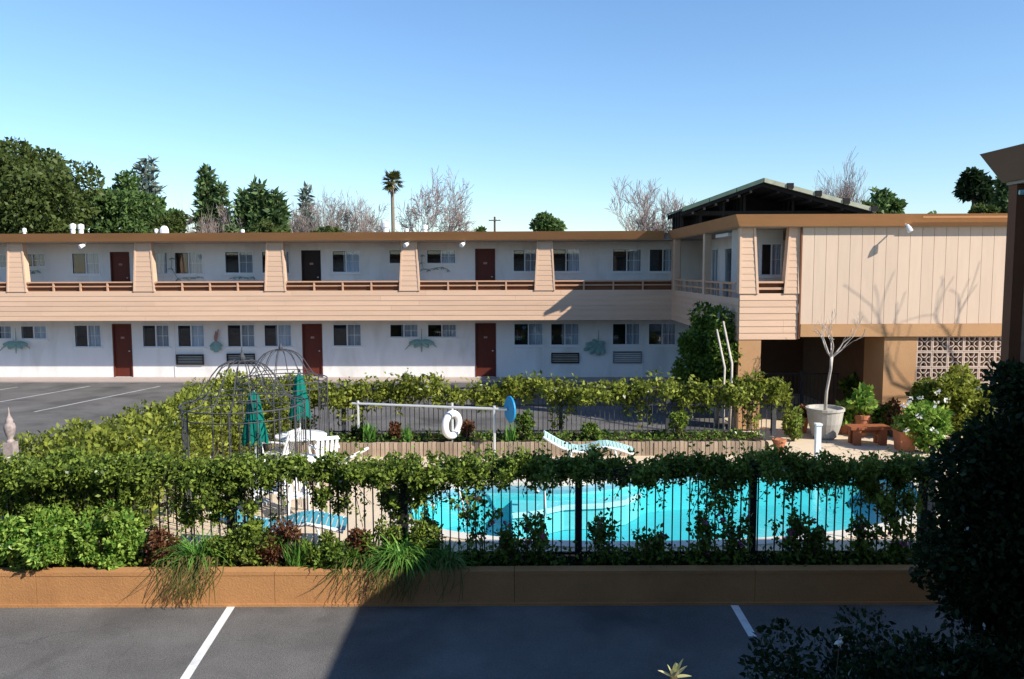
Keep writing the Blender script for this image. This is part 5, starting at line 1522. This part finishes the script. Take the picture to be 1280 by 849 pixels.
for px, yt, w, Y, lab, m in [(300, 262, 26, 60, 'low bare tree before the spiky pines', M_TWIG2), (262, 270, 24, 58, 'low bare tree below the dark conifers', M_TWIG2), (375, 258, 26, 62, 'bare tree beside the slim pine', M_TWIG), (405, 252, 30, 64, 'bare tree under the faint grey conifer', M_TWIG),
                             (440, 246, 34, 66, 'wide bare tree between the grey conifer and the palm', M_TWIG), (470, 256, 26, 62, 'bare tree at the foot of the palm', M_TWIG2), (235, 270, 20, 58, 'low bare tree between the rounded tree and conifers', M_TWIG2)]:
    bare_tree('bare_tree', lab, px, yt, Y, w, rg, m, 6, 3, .14, .60, .05, minr=.017)
bare_tree('bare_tree', 'large dome-crowned bare tree beside the palm', 541, 221, 58, 46, rg, M_TWIG2, 6, 3, .22, .62, .02, minr=.018)
bare_tree('bare_tree', 'bare tree with many upright limbs next to the roof canopy', 811, 230, 60, 45, rg, M_TWIG2, 6, 3, .16, .46, .10, minr=.016)
bare_tree('bare_tree', 'thin faint bare tree behind the roof canopy', 1051, 206, 80, 24, rg, M_TWIG2, 5, 3, .10, .36, .16, minr=.016)
leaf_tree('round_tree', 'compact round green treetop above the middle of the roofline', 684, 267, 62, 25, 44, L_TREE, .30, 26, 150, rg)
leaf_tree('round_tree', 'tiny dark treetop beside the utility pole', 600, 283, 66, 6, 22, L_TREE, .26, 8, 60, rg)
leaf_tree('round_tree', 'mottled green tree beyond the canopy roof', 1100, 230, 50, 24, 70, L_TREE, .28, 26, 130, rg)
leaf_tree('round_tree', 'small tan-green tree against the canopy eave', 1080, 248, 48, 13, 44, L_OAK, .26, 12, 100, rg)
leaf_tree('pine_tree', 'dark pine seen between the wing and the leaning fascia', 1212, 214, 44, 20, 44, L_DARK, .28, 20, 130, rg)
leaf_tree('pine_tree', 'dark broad tree partly behind the leaning fascia', 1248, 216, 46, 24, 60, L_PINE, .28, 26, 130, rg)
leaf_tree('round_tree', 'pale tan-green bush above the wing fascia', 1224, 249, 42, 15, 36, L_OAK, .24, 14, 90, rg)
leaf_tree('round_tree', 'low green treetop just clearing the wing fascia', 1160, 265, 60, 22, 30, L_TREE, .26, 14, 80, rg)
for px, yt, w, Y, lab in [(218, 262, 20, 50, 'low olive shrub top at the foot of the rounded tree'), (330, 272, 30, 56, 'low olive shrub top below the spiky pines'), (420, 278, 30, 56, 'low yellowish shrub top below the wide bare tree')]:
    leaf_tree('roofline_shrub', lab, px, yt, Y, w, 44, L_OAK, .24, 22, 110, rg)
# palm
px_, PY = 493, 92
x = x_at(px_, PY); zc = at_y(px_, 228, PY).z
pm = thing('fan_palm', 'tall fan palm with slim trunk rising over the roofline', 'palm', (x, PY, 0))
MB().tube([(x + .1, PY, 0), (x + .05, PY, zc * .5), (x, PY, zc)], [.32, .24, .20], 8).build('trunk', M_PALMTRUNK, pm)
for i in range(46):
    a = i * 2.399; el = -.75 + 2.2 * ((i * 7) % 46) / 46
    d = Vector((math.cos(a) * math.cos(el), math.sin(a) * math.cos(el), math.sin(el)))
    L = 1.15 + .4 * rg.random()
    mb = MB()
    tip = Vector((x, PY, zc + .1)) + d * L * .45
    mb.tube([(x, PY, zc + .1), tip], .03, 4, False)
    s_ = d.cross(Vector((0, 0, 1))); s_ = s_.normalized() if s_.length > .05 else Vector((1, 0, 0))
    for k_ in range(9):
        an = (k_ - 4) * .26
        e = tip + (d * math.cos(an) + s_ * math.sin(an)) * L * (.5 + .25 * rg.random()) + Vector((0, 0, -.25 * abs(an) - .1))
        w = (s_ * math.cos(an) - d * math.sin(an)) * .10
        m_ = tip.lerp(e, .6)
        mb.add([tip, m_ - w, e, m_ + w], [(0, 1, 2, 3)])
    mb.build('frond', L_PALM, pm)
mb = MB()
for i in range(60):
    a = rg.random() * 6.28; z = zc - rg.random() * 1.0
    p = Vector((x + .25 * math.cos(a), PY + .25 * math.sin(a), z)); e = p + Vector((math.cos(a) * .3, math.sin(a) * .3, -.5))
    w = Vector((-math.sin(a), math.cos(a), 0)) * .09
    mb.quad(p - w, p + w, e + w * .3, e - w * .3)
mb.build('dead_frond_skirt', M_PALMTRUNK, pm)
# utility pole
x = x_at(619, 95); zt = at_y(619, 271, 95).z
up_ = thing('utility_pole', 'wooden utility pole with crossarm beyond the roof', 'utility pole', (x, 95, 0))
MB().tube([(x, 95, 0), (x, 95, zt)], [.17, .12], 8).build('shaft', M_BARK, up_)
MB().box(x - .7, x + .7, 94.8, 94.9, zt - .5, zt - .38).build('crossarm', M_BARK, up_)
for dx in (-.6, -.25, .25, .6): MB().lathe([(.04, 0), (.06, .08), (.03, .16)], 8, (x + dx, 94.85, zt - .38)).build('insulator', M_ALU, up_)
# bare tree beside the wing, outside the picture, whose shadow falls across the siding
x, Y = 16.4, 18.4
bt = thing('bare_tree', 'bare tree beside the wing whose branch shadows cross the siding', 'tree', (x, Y, 0))
mb = MB()
mb.tube([(x, Y, 0), (x + .05, Y, 2.2), (x - .1, Y, 4.2)], [.12, .10, .06], 8)
r5 = np.random.default_rng(9)
for a in range(5):
    t_ = a * 1.26
    branches(mb, (x - .1, Y, 3.4 + .2 * a), (math.cos(t_) * .6, math.sin(t_) * .5, .9), 1.9, .045, 2, r5, .45, .1, 3, .72, 5, .008)
mb.build('crown', M_BARK, bt)
